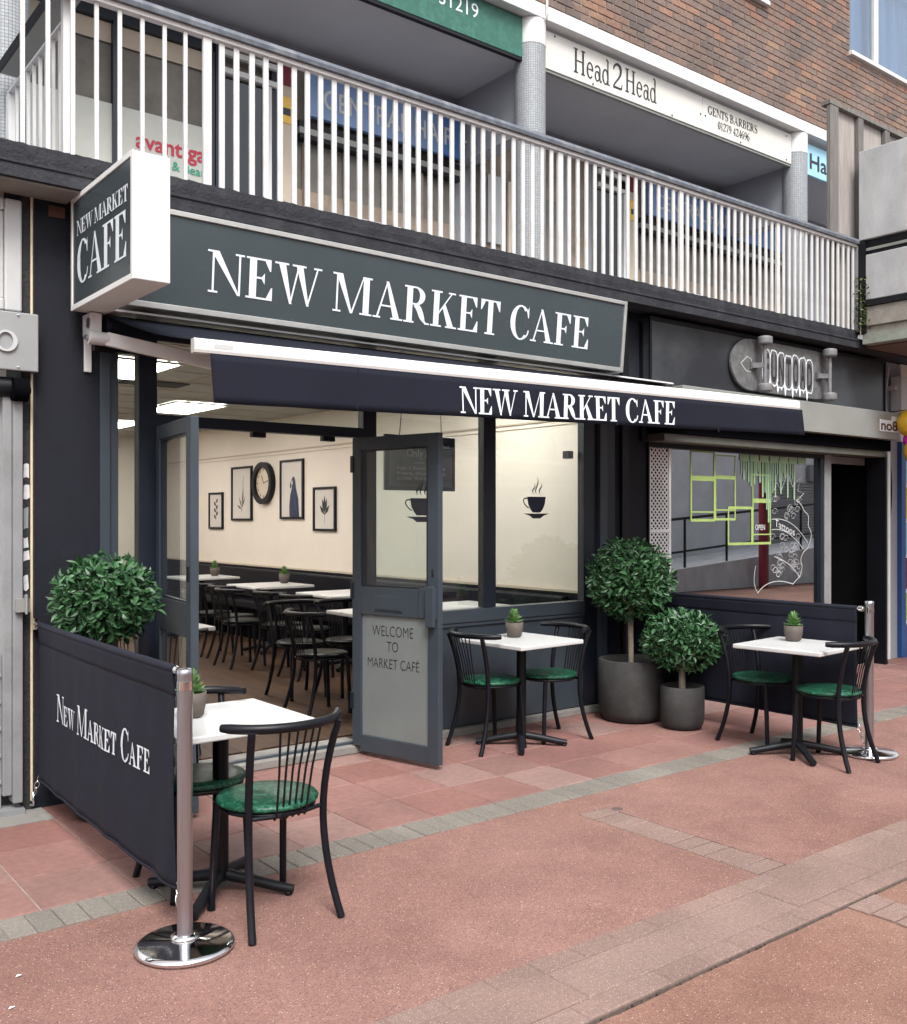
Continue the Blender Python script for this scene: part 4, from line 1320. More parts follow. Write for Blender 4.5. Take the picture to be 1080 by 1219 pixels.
w = MB(); w.box(XL - .1, XR + .1, YD, YD + .1, .0, 3.2); struct(w, 'cafe_wall', M['cream_wall'])
box(XR - .028, XR - .0005, .08, YD, .05, .925, 'dado_panel', M['dado'], cw)
box(XR - .034, XR - .0005, .08, YD, .9255, .945, 'dado_rail', M['cream_dark'], cw)
box(XR - .016, XR - .0005, .08, YD, 2.385, 2.40, 'picture_rail', M['cream_dark'], cw)
box(XR - .010, XR - .0005, .08, YD, 2.345, 2.350, 'picture_rail', M['cream_dark'], cw)
ce = struct(MB().box(XL, XR, .08, YD, ZC, ZC + .1), 'cafe_ceiling', M['cafe_ceiling'])
gr = MB()
for i in range(1, 7): gr.box(XL + i * .6 - .011, XL + i * .6 + .011, .08, YD, ZC - .006, ZC - .0005)
for j in range(1, 15): gr.box(XL, XR, .08 + j * .6 - .011, .08 + j * .6 + .011, ZC - .0065, ZC - .001)
gr.build('ceiling_grid', M['cream_dark'], ce)
PANELS = [(4.84, .35), (2.54, 2.0), (4.08, 2.0), (4.08, 4.45), (2.54, 4.45), (2.54, 6.9), (4.08, 6.9)]  # first panel is added, unseen, to brighten the wall by the right window
for i, (x, y) in enumerate(PANELS):
    lab = ['lit white ceiling panel just inside the right cafe window', 'lit white ceiling panel nearest the cafe door on the left', 'lit white ceiling panel near the cafe front on the right',
           'lit white ceiling panel seen over the left open door', 'lit white ceiling panel seen through the narrow left pane',
           'lit white ceiling panel far back on the left of the cafe', 'lit white ceiling panel far back on the right of the cafe'][i]
    t_ = thing('ceiling_light', lab, 'ceiling light', (x + .3, y + .55, ZC - .02), 'lit panels in the cafe ceiling')
    f = MB(); f.box(x, x + .6, y, y + .02, ZC - .024, ZC - .007); f.box(x, x + .6, y + 1.08, y + 1.1, ZC - .024, ZC - .007); f.box(x, x + .02, y + .021, y + 1.079, ZC - .024, ZC - .007); f.box(x + .58, x + .6, y + .021, y + 1.079, ZC - .024, ZC - .007)
    f.build('frame', M['white'], t_)
    box(x + .021, x + .579, y + .021, y + 1.079, ZC - .018, ZC - .008, 'diffuser', M['light_panel'], t_)
vt = MB()
for j in range(5): vt.box(3.10, 3.66, 3.1 + j * .07, 3.14 + j * .07, ZC - .02, ZC - .007)
solo(vt, 'ceiling_vent', M['navy_dark'], 'dark slotted vent in the cafe ceiling beside a lit panel', 'vent')
# white inner door at the far left
dn = thing('inner_door', 'white inner door at the back of the cafe seen through the narrow pane', 'door', (3.6, YD - .05, .06))
box(3.25, 4.1, YD - .05, YD - .005, .06, 2.08, 'leaf', M['white'], dn, bevel=.004)
fm = MB(); fm.box(3.17, 3.24, YD - .06, YD - .004, .06, 2.16); fm.box(4.11, 4.18, YD - .06, YD - .004, .06, 2.16); fm.box(3.241, 4.109, YD - .06, YD - .004, 2.09, 2.16)
fm.build('frame', M['cream_dark'], dn)

# pictures and clock on the right wall (plane x = XR, facing -x)
def wallf(l0=.0):
    return lambda y, z, l=0.0: (XR - l0 - l, y, z)
def picture(ya, yb, z0, z1, label, art):
    t_ = thing('framed_picture', label, 'picture', (XR, (ya + yb) / 2, z0), 'framed pictures on the cafe wall')
    b = .028
    f = MB(); f.box(XR - .03, XR - .002, ya, yb, z0, z0 + b); f.box(XR - .03, XR - .002, ya, yb, z1 - b, z1); f.box(XR - .03, XR - .002, ya, ya + b, z0 + b, z1 - b); f.box(XR - .03, XR - .002, yb - b, yb, z0 + b, z1 - b)
    f.build('frame', M['black_metal'], t_)
    box(XR - .014, XR - .003, ya + b, yb - b, z0 + b, z1 - b, 'print', M['paper'], t_)
    mb = MB()
    cy, cz, hw, hh = (ya + yb) / 2, (z0 + z1) / 2, (yb - ya) / 2 - b, (z1 - z0) / 2 - b
    n_ = 0
    for poly in art:
        mb.poly([(XR - .0155 - .0001 * (n_ % 8), cy - a * hw, cz + c * hh) for a, c in poly]); n_ += 1
    return t_, mb
def leafy(stem, leaves, w=.12):
    out = stroke(stem, .03)
    for (x, y, dx, dy) in leaves:
        l = sqrt(dx * dx + dy * dy); nx, ny = -dy / l * w, dx / l * w
        out.append([(x, y), (x + dx * .5 + nx, y + dy * .5 + ny), (x + dx, y + dy), (x + dx * .5 - nx, y + dy * .5 - ny)])
    return out
A1 = leafy([(0, -.6), (.05, 0), (0, .6)], [(0, -.5 + .2 * i, (.35 if i % 2 else -.35), .25) for i in range(6)])
A2 = leafy([(.0, -.75), (.05, -.2), (.2, .7)], [(0, -.6, .4, .5), (0, -.6, -.3, .5), (.05, -.55, .15, .8), (0, -.65, -.5, .2)], .05)
A4 = leafy([(0, -.75), (0, -.2), (0, .2)], [(0, -.3, -.5, .5), (0, -.3, .5, .5), (0, -.2, -.25, .75), (0, -.2, .25, .75), (0, -.1, 0, .8)], .12)
t_, m_ = picture(7.10, 7.55, 1.40, 1.91, 'small framed leaf print furthest left on the cafe wall', A1); m_.build('drawing', M['letter_black'], t_)
t_, m_ = picture(6.22, 6.82, 1.52, 2.24, 'tall framed grass print left of the round clock', A2); m_.build('drawing', mat('sepia_ink', (.10, .075, .04), .7), t_)
bird = [[(-.05, .32), (.10, .46), (.24, .44), (.34, .30), (.40, .05), (.62, -.35), (.70, -1), (-.22, -1), (-.25, -.6), (-.15, -.2), (.0, .05), (.02, .18)],
        [(-.05, .32), (-.16, .22), (-.18, .05), (-.10, .02), (.02, .18)]]
t_, m_ = picture(4.86, 5.44, 1.54, 2.27, 'framed print of a dark blue parrot right of the clock', bird); m_.build('drawing', M['vinyl_navy'], t_)
def on_print(polys, mt, nm_):
    q_ = MB()
    for n_, poly in enumerate(polys): q_.poly([(XR - .0170 - .0001 * n_, 5.15 - a_ * .262, 1.905 + c_ * .337) for a_, c_ in poly])
    q_.build(nm_, mt, t_)
on_print([[(-.03, .30), (.08, .33), (.10, .20), (.02, .14), (-.06, .20)]], M['paper'], 'face_patch')
on_print([stroke([(.12 + .09 * k, .10 - .2 * k), (.22 + .09 * k, -.25 - .2 * k), (.20 + .08 * k, -.6 - .1 * k)], .03)[j] for k in range(4) for j in range(2)], M['blue_frame'], 'feather')
t_, m_ = picture(4.12, 4.62, 1.40, 1.915, 'small framed leaf print furthest right on the cafe wall', A4); m_.build('drawing', M['letter_black'], t_)
ck = thing('wall_clock', 'large round black wall clock with cream face between two pictures', 'clock', (XR, 5.86, 1.74))
def disc(r0, r1, x0, x1, n=36):
    mb = MB(); vs = []
    for k in range(n):
        a = 2 * pi * k / n
        for (r, x) in ((r0, x0), (r1, x0), (r1, x1), (r0, x1)):
            vs.append((x, 5.86 + r * cos(a), 2.0 + r * sin(a)))
    fs = []
    for k in range(n):
        k2 = (k + 1) % n
        for j in range(4): fs.append((k * 4 + j, k * 4 + (j + 1) % 4, k2 * 4 + (j + 1) % 4, k2 * 4 + j))
    return mb.add(vs, fs)
disc(.205, .27, XR - .07, XR - .002).build('rim', M['black_metal'], ck, fix=True)
fc = MB(); fc.poly([(XR - .03, 5.86 + .208 * cos(2 * pi * k / 36), 2.0 + .208 * sin(2 * pi * k / 36)) for k in range(36)]); fc.build('dial', M['cream_poster'], ck)
hd = MB(); nn = 0
for q in stroke([(0, 0), (.06, .10)], .016) + stroke([(0, 0), (-.12, .03)], .012): hd.poly([(XR - .032 - .0002 * nn, 5.86 + a, 2.0 + c) for a, c in q]); nn += 1
hd.build('hand', M['letter_black'], ck)
nm = MB()
for k in range(12):
    a = 2 * pi * k / 12
    q = stroke([(.155 * cos(a), .155 * sin(a)), (.192 * cos(a), .192 * sin(a))], .014)[0]
    nm.poly([(XR - .0315, 5.86 + x, 2.0 + y) for x, y in q])
nm.build('hour_mark', M['letter_black'], ck)

# ================================================================== FURNITURE
def make_table(label, group, top=.60, tm='marble', h=.725):
    t = thing('cafe_table', label, 'table', (0, 0, 0), group)
    o = MB().box(-top / 2, top / 2, -top / 2, top / 2, h - .028, h).build('tabletop', M[tm], t, bevel=.006)
    MB().box(-.17, .17, -.03, .03, h - .045, h - .029).build('top_bracket', M['black_metal'], t)
    c = MB(); c.lathe([(.033, .05), (.033, h - .046)], seg=18); c.build('column', M['black_metal'], t)
    for k in range(4):
        a = pi / 4 + k * pi / 2
        f = MB(); d = Vector((cos(a), sin(a), 0))
        f.tube([d * .03 + Vector((0, 0, .070)), d * .14 + Vector((0, 0, .052)), d * .25 + Vector((0, 0, .030)), d * .31 + Vector((0, 0, .022))], [.026, .024, .022, .020], 8)
        f.build('foot', M['cast_iron'], t)
        p = MB().lathe([(.016, 0), (.018, .004), (.018, .012), (.010, .016)], tuple(d * .29), 10); p.build('foot_pad', M['black_metal'], t)
    return t

def make_chair(label, group, seat_mat):
    t = thing('cafe_chair', label, 'chair', (0, 0, 0), group)
    R_ = M['black_metal']
    s = MB().lathe([(.001, .440), (.185, .440), (.197, .446), (.200, .456), (.192, .466), (.14, .472), (.001, .474)], seg=36); s.build('seat', seat_mat, t)
    r = MB()
    n = 28
    r.tube([(.180 * cos(2 * pi * k / n), .180 * sin(2 * pi * k / n), .430) for k in range(n + 1)], .010, 8, cap=False); r.build('seat_ring', R_, t)
    for sg in (-1, 1):
        b = MB()
        pts = bez((sg * .190, -.205, .0), (sg * .168, -.150, .22), (sg * .160, -.135, .42), (sg * .178, -.185, .62), 9) if False else None
        P3 = []
        for i in range(13):
            t_ = i / 12
            z = .768 * t_
            y = -.148 - .085 * abs((t_ - .52) / .52) ** 1.9
            x = sg * (.163 + .030 * abs((t_ - .52) / .52) ** 1.8)
            P3.append((x, y, z))
        b.tube(P3, [.0150] * 13, 10); b.build('back_leg', R_, t)
        f = MB(); f.tube([(sg * .150, .135, .430), (sg * .156, .148, .22), (sg * .162, .158, .0)], [.0148, .0148, .0145], 10); f.build('front_leg', R_, t)
        cp = MB(); cp.lathe([(.0165, 0), (.0165, .016)], (sg * .162, .158, 0), 10); cp.build('ferrule', M['seat_dark'], t)
    rl = MB()
    P3 = []
    for i in range(17):
        a = radians(-68 + 136 * i / 16)
        P3.append((.275 * sin(a), -.02 - .245 * cos(a) if abs(a) < 3 else 0, .775))
    rl.tube(P3, [.015] + [.0185] * 15 + [.015], 10); rl.build('top_rail', R_, t)
    for k in range(6):
        x = -.065 + .026 * k
        a = math.asin(max(-1, min(1, x * 1.35 / .275)))
        w = MB(); w.tube([(x * 1.35, -.02 - .245 * cos(a), .770), (x * 1.1, -.215, .60), (x, -.188, .46), (x, -.182, .425), (x, -.170, .412), (x, -.155, .420)], .0044, 6)
        w.build('back_rod', R_, t)
    cb = MB(); cb.tube([(-.160, -.146, .425), (-.06, -.175, .425), (.06, -.175, .425), (.160, -.146, .425)], .0085, 7); cb.build('back_brace', R_, t)
    return t

def make_pot(label, group, k=1.0):
    t = thing('succulent_pot', label, 'potted plant', (0, 0, 0), group)
    p = MB().lathe([(.036 * k, 0), (.050 * k, .012 * k), (.060 * k, .06 * k), (.062 * k, .105 * k), (.055 * k, .105 * k), (.053 * k, .085 * k)], seg=24); p.build('pot', M['pot_small'], t)
    s_ = MB().lathe([(.001, .092 * k), (.0535 * k, .086 * k)], seg=18); s_.build('soil', M['soil'], t)
    mb = MB(); rg = random.Random(4)
    for h_, n, l, up in ((.092, 12, .062, .5), (.108, 12, .060, .9), (.124, 11, .054, 1.3), (.142, 9, .046, 1.9), (.158, 7, .040, 2.6), (.170, 5, .034, 4)):
        for i in range(n):
            a = 2 * pi * i / n + h_ * 40 + rg.uniform(-.2, .2)
            d = Vector((cos(a), sin(a), up * rg.uniform(.8, 1.2))).normalized() * l * k * rg.uniform(.85, 1.15)
            sd = Vector((-sin(a), cos(a), 0)) * l * .23 * k
            c = Vector((cos(a) * .012 * k, sin(a) * .012 * k, h_ * k)); u_ = Vector((0, 0, .004 * k))
            mb.add([c, c + d * .55 + sd + u_, c + d, c + d * .55 - sd + u_, c + d * .5 - u_ * .8], [(0, 1, 4), (1, 2, 4), (2, 3, 4), (3, 0, 4)])
    o = mb.build('rosette', M['leaf_light'], t); o['kind'] = 'stuff'
    return t

GT, GC, GP = 'white cafe tables on the pavement', 'green-seated chairs at the pavement tables', 'succulents standing on the tables'
T1 = make_table('white square table behind the steel post and navy banner', GT)
tables = [T1]
def put(proto, first, x, y, rz, label, z=0.0, group=None):
    o = proto if first else copy_tree(proto)
    o.location = (x, y, z); o.rotation_euler = (0, 0, rz)
    o['label'] = label
    if group: o['group'] = group
    return o
put(T1, True, 1.750, -1.690, 0, 'white square table behind the steel post and navy banner')
put(T1, False, 4.490, -.525, radians(3), 'white square table under the cafe window beside the open door')
put(T1, False, 5.735, -1.845, radians(5), 'white square table at the right end in front of the navy windbreak')
C1 = make_chair('chair', GC, M['malachite'])
put(C1, True, 1.805, -2.000, radians(2), 'green-seated black chair nearest the camera, in front of the left table')
put(C1, False, 1.712, -1.555, pi + radians(-3), 'green-seated black chair on the far side of the left table behind the steel post')
put(C1, False, 4.305, -.425, -pi / 2 - radians(3), 'green-seated chair left of the window table, next to the open door')
put(C1, False, 4.795, -.475, pi / 2 - radians(8), 'green-seated chair right of the window table, beside the big planter')
put(C1, False, 5.850, -1.500, pi - radians(2), 'green-seated chair at the right table with its back to the navy windbreak')
put(C1, False, 5.745, -2.060, radians(3), 'green-seated chair on the street side of the right table, nearest the right steel post')
P1 = make_pot('pot', GP)
put(P1, True, 1.650, -1.625, 0, 'small succulent in a brown pot half hidden behind the left steel post', .725)
put(P1, False, 4.520, -.420, 1.0, 'small succulent in a brown pot on the table under the cafe window', .725)
put(P1, False, 5.850, -1.740, 2.0, 'small succulent in a brown pot on the rightmost pavement table', .725)

# interior tables and chairs
GI = 'tables inside the cafe'
TI = make_table('t', GI, .72, 'marble', .75)
FZ = .058
spots = [(5.18, 6.30, 'cafe table furthest back along the pictured wall, with a small plant'),
         (5.16, 4.40, 'pale cafe table with a small plant against the middle of the pictured wall'),
         (5.18, 2.85, 'pale cafe table against the pictured wall, second from the front windows'),
         (4.42, .98, 'pale cafe table just inside the front window behind the open door'),
         (2.50, 1.15, 'pale cafe table just inside behind the left open door leaf'),
         (5.20, 1.00, 'cafe table in the front corner inside the right window pane')]
for i, (x, y, lab) in enumerate(spots):
    o = put(TI, i == 0, x, y, 0, lab, FZ)
CI = make_chair('c', 'dark chairs inside the cafe', M['seat_dark'])
ch = [(4.62, 6.35, -pi / 2, 'black chair at the furthest table inside the cafe'),
      (4.58, 4.62, -pi / 2, 'black chair at the back of the middle wall table inside the cafe'),
      (4.60, 4.12, -pi / 2, 'black chair with its back to the door at the middle wall table inside'),
      (4.60, 3.08, -pi / 2, 'black chair at the second wall table inside the cafe'),
      (3.85, 1.05, -pi / 2, 'black chair at the inner window table just inside the doorway'),
      (4.45, 1.62, pi, 'black chair behind the inner window table'),
      (2.42, .62, radians(-15), 'black chair just inside the doorway behind the left door leaf'),
      (2.60, 1.75, pi, 'black chair on the far side of the table behind the left door leaf'),
      (4.62, 2.58, -pi / 2, 'black chair nearest the doorway at the second wall table inside'),
      (4.45, 3.62, -pi / 2, 'black chair standing loose between two wall tables inside'),
      (4.05, 1.75, pi, 'black chair behind the inner window table, nearer the doorway'),
      (3.3, 6.9, pi, 'black chair standing far back in the cafe on the left')]
for i, (x, y, rz, lab) in enumerate(ch):
    put(CI, i == 0, x, y, rz, lab, FZ)
put(P1, False, 5.36, 6.30, .5, 'small succulent on the furthest table along the pictured wall', .75 + FZ)
put(P1, False, 5.38, 4.48, .9, 'small succulent on the middle wall table under the rightmost pictures', .75 + FZ)
bn_ = thing('bench_seat', 'long black upholstered bench running along the pictured cafe wall behind the tables', 'bench', (5.65, 4.2, FZ))  # bench added to give dark mass below the wall tables
box(5.50, 5.825, .35, 8.4, FZ + .36, FZ + .46, 'cushion', M['dado'], bn_, bevel=.02)
box(5.52, 5.825, .36, 8.39, FZ, FZ + .359, 'plinth', M['shade_black'], bn_)
box(5.76, 5.826, .36, 8.39, FZ + .461, FZ + .84, 'backrest', M['dado'], bn_, bevel=.02)
bt = MB().lathe([(.03, 0), (.03, .11), (.012, .14), (.012, .16), (.02, .165), (.02, .18), (.001, .185)], (4.25, .86, .75 + FZ), 14)
solo(bt, 'sauce_bottle', M['white'], 'white squeezy sauce bottle on the inner window table', 'bottle')

# ------------------------------------------------------------------ topiary
def topiary(label, x, y, pr, ph, cr, cz, cv, nleaf, seed, tr=.022):
    t = thing('bay_tree', label, 'potted tree', (x, y, 0), 'clipped bay trees in charcoal planters')
    p = MB().lathe([(pr * .70, 0.0), (pr * .86, .012), (pr * .95, ph * .14), (pr, ph * .35), (pr, ph - .006), (pr - .006, ph), (pr - .022, ph), (pr - .026, ph - .06)], (x, y, 0), 48); p.build('planter', M['pot'], t)
    s_ = MB().lathe([(.001, ph - .045), (pr - .024, ph - .06)], (x, y, 0), 30); s_.build('soil', M['soil'], t)
    rg = random.Random(seed)
    tk = MB()
    tk.tube([(x, y, ph - .08), (x + rg.uniform(-.01, .01), y, (ph + cz) / 2), (x, y, cz)], [tr, tr * .9, tr * .75], 12)
    for k in range(9):
        a = rg.uniform(0, 6.28); e = rg.uniform(.15, 1)
        d = Vector((cos(a) * cr * .75, sin(a) * cr * .75, e * cv * .7 - cv * .2))
        b = Vector((x, y, cz - cv * .45))
        tk.tube([b, b + d * .5 + Vector((0, 0, .03)), b + d], [tr * .45, tr * .3, tr * .12], 6)
    tk.build('trunk', M['bark'], t)
    mb = MB()
    for i in range(nleaf):
        u1 = rg.uniform(-1, 1); a = rg.uniform(0, 2 * pi)
        s1 = sqrt(1 - u1 * u1)
        n_ = Vector((s1 * cos(a), s1 * sin(a), u1))
        lump = 1 + .15 * noise.noise(n_ * 2.6 + Vector((seed, 0, 0))) + .06 * noise.noise(n_ * 6 + Vector((0, seed, 0)))
        rad = (rg.random() ** .32) * lump if rg.random() < .82 else rg.uniform(.3, .9)
        c = Vector((x + n_.x * cr * rad, y + n_.y * cr * rad, cz + n_.z * cv * rad))
        l = rg.uniform(.036, .070); wd_ = l * rg.uniform(.18, .25)
        d = (n_ * rg.uniform(.2, 1.1) + Vector((rg.uniform(-1, 1), rg.uniform(-1, 1), rg.uniform(-.7, .8)))).normalized()
        sd = d.cross(n_ + Vector((rg.uniform(-.6, .6), rg.uniform(-.6, .6), rg.uniform(-.6, .6))))
        if sd.length < .05: continue
        sd.normalize(); up = sd.cross(d)
        if up.dot(n_) < 0: up = -up
        fold = up * wd_ * .55
        droop = up * (-l * rg.uniform(.05, .22))
        a0 = c; a1 = c + d * l * .38; a2 = c + d * l * .72 + droop * .4; a3 = c + d * l + droop
        mb.add([a0, a1 + sd * wd_ + fold, a1, a1 - sd * wd_ + fold, a2 + sd * wd_ * .75 + fold * .8, a2, a2 - sd * wd_ * .75 + fold * .8, a3],
               [(0, 2, 1), (0, 3, 2), (1, 2, 5, 4), (2, 3, 6, 5), (4, 5, 7), (5, 6, 7)])
    o = mb.build('crown', M['leaf'], t); o['kind'] = 'stuff'
    return t
topiary('tall clipped bay ball tree in the largest charcoal planter beside the cafe window', 5.735, -.41, .248, .470, .318, 1.075, .29, 4600, 3)
topiary('short bay tree with wide low crown in the smaller charcoal planter', 5.795, -.855, .160, .315, .285, .645, .21, 2700, 8, .026)
topiary('bay tree rising behind the navy cafe banner at the left pier', 1.725, -.345, .17, .36, .255, 1.125, .215, 2700, 15)

# ================================================================== SIGNS AND AWNING OF THE CAFE
s = thing('shop_sign', 'long grey-green sign board lettered NEW MARKET CAFE above the awning', 'sign', (3.85, -.28, 2.70))
SX0, SX1, SZ0, SZ1 = 1.88, 5.815, 2.702, 3.250
def tilt(z): return -.245 - .050 * (z - SZ0) / (SZ1 - SZ0)
def slab_t(x0, x1, z0, z1, dfront, dback, name, mt, par, bevel=0):
    mb = MB()
    v = [(x0, tilt(z0) - dfront, z0), (x1, tilt(z0) - dfront, z0), (x1, tilt(z0) + dback, z0), (x0, tilt(z0) + dback, z0),
         (x0, tilt(z1) - dfront, z1), (x1, tilt(z1) - dfront, z1), (x1, tilt(z1) + dback, z1), (x0, tilt(z1) + dback, z1)]
    mb.add(v, [(0, 3, 2, 1), (4, 5, 6, 7), (0, 1, 5, 4), (1, 2, 6, 5), (2, 3, 7, 6), (3, 0, 4, 7)])
    return mb.build(name, mt, par, bevel)
slab_t(SX0 + .03, SX1 - .03, SZ0 + .034, SZ1 - .030, .0, .12, 'face', M['sign_face'], s)
slab_t(SX0, SX1, SZ0, SZ0 + .033, .012, .12, 'frame_rail', M['alu'], s, .003)
slab_t(SX0, SX1, SZ1 - .029, SZ1, .012, .12, 'frame_rail', M['alu'], s, .003)
slab_t(SX1 - .029, SX1, SZ0 + .0335, SZ1 - .0295, .012, .12, 'frame_rail', M['alu'], s, .003)
slab_t(SX0, SX0 + .029, SZ0 + .0335, SZ1 - .0295, .012, .12, 'frame_rail', M['alu'], s, .003)
box(SX0 + .1, SX1 - .1, -.12, .02, 2.72, 3.22, 'backing_box', M['navy_dark'], s)
word('NEW MARKET CAFE', lambda x, z, l=0: (x, tilt(z) - .003 - l, z), 2.325, 5.425, 2.838, .236, T=.17, t=.046, gap=.015).build('lettering', M['letter_white'], s)

s = thing('projecting_sign', 'white projecting box sign with dark face lettered NEW MARKET CAFE, sticking out over the awning', 'sign', (1.72, -.54, 2.665))
box(1.640, 1.813, -1.0, -.084, 2.665, 3.262, 'case', M['white'], s, bevel=.004)
box(1.634, 1.6395, -.975, -.109, 2.692, 3.236, 'face', M['sign_face'], s)
f = MB(); f.box(1.629, 1.6395, -1.002, -.976, 2.663, 3.264); f.box(1.629, 1.6395, -.108, -.082, 2.663, 3.264); f.box(1.629, 1.6395, -.9755, -.1085, 2.663, 2.691); f.box(1.629, 1.6395, -.9755, -.1085, 3.237, 3.264)
f.build('frame_rail', M['white_warm'], s, bevel=.002)
side = lambda x, z, l=0: (1.632 - l, -x, z)
word('NEW MARKET', side, .175, .935, 3.045, .078, T=.19, t=.055, gap=-.02).build('lettering', M['letter_white'], s)
word('CAFE', side, .175, .930, 2.785, .222, T=.19, t=.045, gap=-.02).build('lettering', M['letter_white'], s)
box(1.70, 1.76, -.085, -.001, 2.75, 3.20, 'wall_plate', M['navy_dark'], s)

a = thing('awning', 'navy folding-arm awning with white front bar and lettered valance', 'awning', (4.2, -.5, 2.2))
BL, BRt = Vector((2.03, -.752, 2.431)), Vector((6.60, -1.285, 2.402))
bd = (BRt - BL); bl = bd.length; bn = Vector((bd.y, -bd.x, 0)).normalized()   # towards the street
if bn.y > 0: bn = -bn
mb = MB()
h0, h1 = .036, .033
def bar_ring(p, h):
    o = []
    for (n_, z) in ((.028, -h), (.034, -h * .6), (.034, h * .6), (.022, h), (-.03, h * 1.05), (-.03, -h)):
        q = p + bn * n_; o.append((q.x, q.y, q.z + z))
    return o
r0 = bar_ring(BL, h0); r1 = bar_ring(BRt, h1)
mb.add(r0 + r1, [tuple(range(6))[::-1], tuple(range(6, 12))] + [(i, (i + 1) % 6, 6 + (i + 1) % 6, 6 + i) for i in range(6)])
fb = mb.build('front_bar', M['white_warm'], a, fix=True)
q = MB(); p = BL + bd * .022 + bn * .0352
q.add([tuple(p + bd.normalized() * i + Vector((0, 0, j))) for i, j in ((0, -.012), (.10, -.012), (.10, .012), (0, .012))], [(0, 1, 2, 3)])
q.build('maker_plate', M['grey_light'], fb)
# valance
def val(sx, z, l=0):
    p = BL + bd * sx + bn * (.024 + l + (.045 * sin(sx * 23) + .03 * sin(sx * 57 + 1)) * max(0, 2.39 - z) ** 1.2)
    return (p.x, p.y, z)
mb = MB(); n = 80; vs = []; fs = []
for i in range(n + 1):
    s_ = .018 + (1.008 - .018) * i / n
    zt = 2.397 + (2.370 - 2.397) * s_; zb = 2.138 + (2.180 - 2.138) * s_
    for j in range(7):
        z = zt + (zb - zt) * j / 6
        ss = s_ + (.0075 * (j / 6) if i == n else (.004 * (j / 6) if i == 0 else 0))
        vs.append(val(ss, z))
for i in range(n):
    for j in range(6): fs.append((i * 7 + j, i * 7 + j + 1, (i + 1) * 7 + j + 1, (i + 1) * 7 + j))
mb.add(vs, fs, True)
vo = mb.build('valance', M['fabric'], a)
md = vo.modifiers.new('thick', 'SOLIDIFY'); md.thickness = .003; md.offset = 0
def sx_of(x): return (x - BL.x) / bd.x
word('NEW MARKET CAFE', lambda x, z, l=0: val(sx_of(x), z + .018 * (x - 3.6) / 1.74, .0035 + l), 3.602, 5.345, 2.173, .158, T=.185, t=.055, gap=.0).build('lettering', M['letter_white'], a)
for k_ in (.20, .405, .61, .815):
    sm = MB()
    for j in range(5):
        za = 2.385 - .045 * j; 
        sm.add([val(k_ - .0012, za, .0022), val(k_ + .0012, za, .0022), val(k_ + .0012, za - .044, .0022), val(k_ - .0012, za - .044, .0022)], [(0, 1, 2, 3)])
    sm.build('seam', M['fabric'], vo)
# canopy cloth from roller to bar
mb = MB(); vs = []; fs = []
RL, RR = Vector((1.80, -.14, 2.655)), Vector((6.46, -.14, 2.655))
for i in range(31):
    t_ = i / 30
    A = RL.lerp(RR, t_); B = (BL + Vector((.03, 0, 0))).lerp(BRt - Vector((.03, 0, 0)), t_) + Vector((0, 0, .030))
    for j in range(9):
        k = j / 8
        p = A.lerp(B, k); p.z -= .028 * sin(pi * k)
        vs.append(tuple(p))
for i in range(30):
    for j in range(8): fs.append((i * 9 + j, i * 9 + j + 1, (i + 1) * 9 + j + 1, (i + 1) * 9 + j))
mb.add(vs, fs, True); co = mb.build('canopy', M['fabric'], a)
md = co.modifiers.new('thick', 'SOLIDIFY'); md.thickness = .003; md.offset = 0
mb = MB(); mb.tube([(1.80, -.105, 2.605), (6.46, -.105, 2.605)], .052, 16); mb.build('fabric_roll', M['fabric'], a)
box(1.74, 6.50, -.20, -.02, 2.672, 2.684, 'rain_hood', M['white_warm'], a)
box(1.76, 6.48, -.075, -.035, 2.47, 2.515, 'torsion_bar', M['navy_dark'], a)
for sg, x in ((1, 1.742), (-1, 6.50)):
    b = MB(); b.box(x - .020, x + .020, -.016, -.0005, 2.355, 2.66)
    b.box(x - .030, x + .030, -.150, -.0165, 2.545, 2.66)
    br = b.build('wall_bracket', M['white'], a, bevel=.003)
    c_ = MB(); c_.tube([(x - .045, -.155, 2.520), (x + .06, -.155, 2.520)], .036, 14); c_.build('shoulder_joint', M['white'], br)
    c_ = MB(); c_.tube([(x - .034, -.12, 2.605), (x - .022, -.12, 2.605)], .03, 14); c_.tube([(x - .06, -.155, 2.52), (x - .03, -.155, 2.52)], .014, 10); c_.build('bolt', M['steel_dull'], br)
    sh = Vector((x + sg * .05, -.165, 2.52)); el = Vector((x + sg * .82, -.43, 2.375)); fa = (BL if sg > 0 else BRt) + bd.normalized() * (sg * .95) + Vector((0, .03, -.01))
    m_ = MB(); m_.obox(sh, el, .036, .074); ar = m_.build('arm', M['white_warm'], a, bevel=.005, fix=True)
    m_ = MB(); m_.obox(el + Vector((0, -.03, -.0)), fa, .028, .042); m_.build('forearm', M['white_warm'], ar, bevel=.005, fix=True)
    m_ = MB(); m_.tube([el + Vector((0, 0, -.034)), el + Vector((0, 0, .034))], .034, 12); m_.build('elbow', M['white'], ar)
sp = MB(); sp.box(6.52, 6.545, -.03, -.012, 2.52, 2.66); sp.build('cord_clip', M['grey_frame'], a)

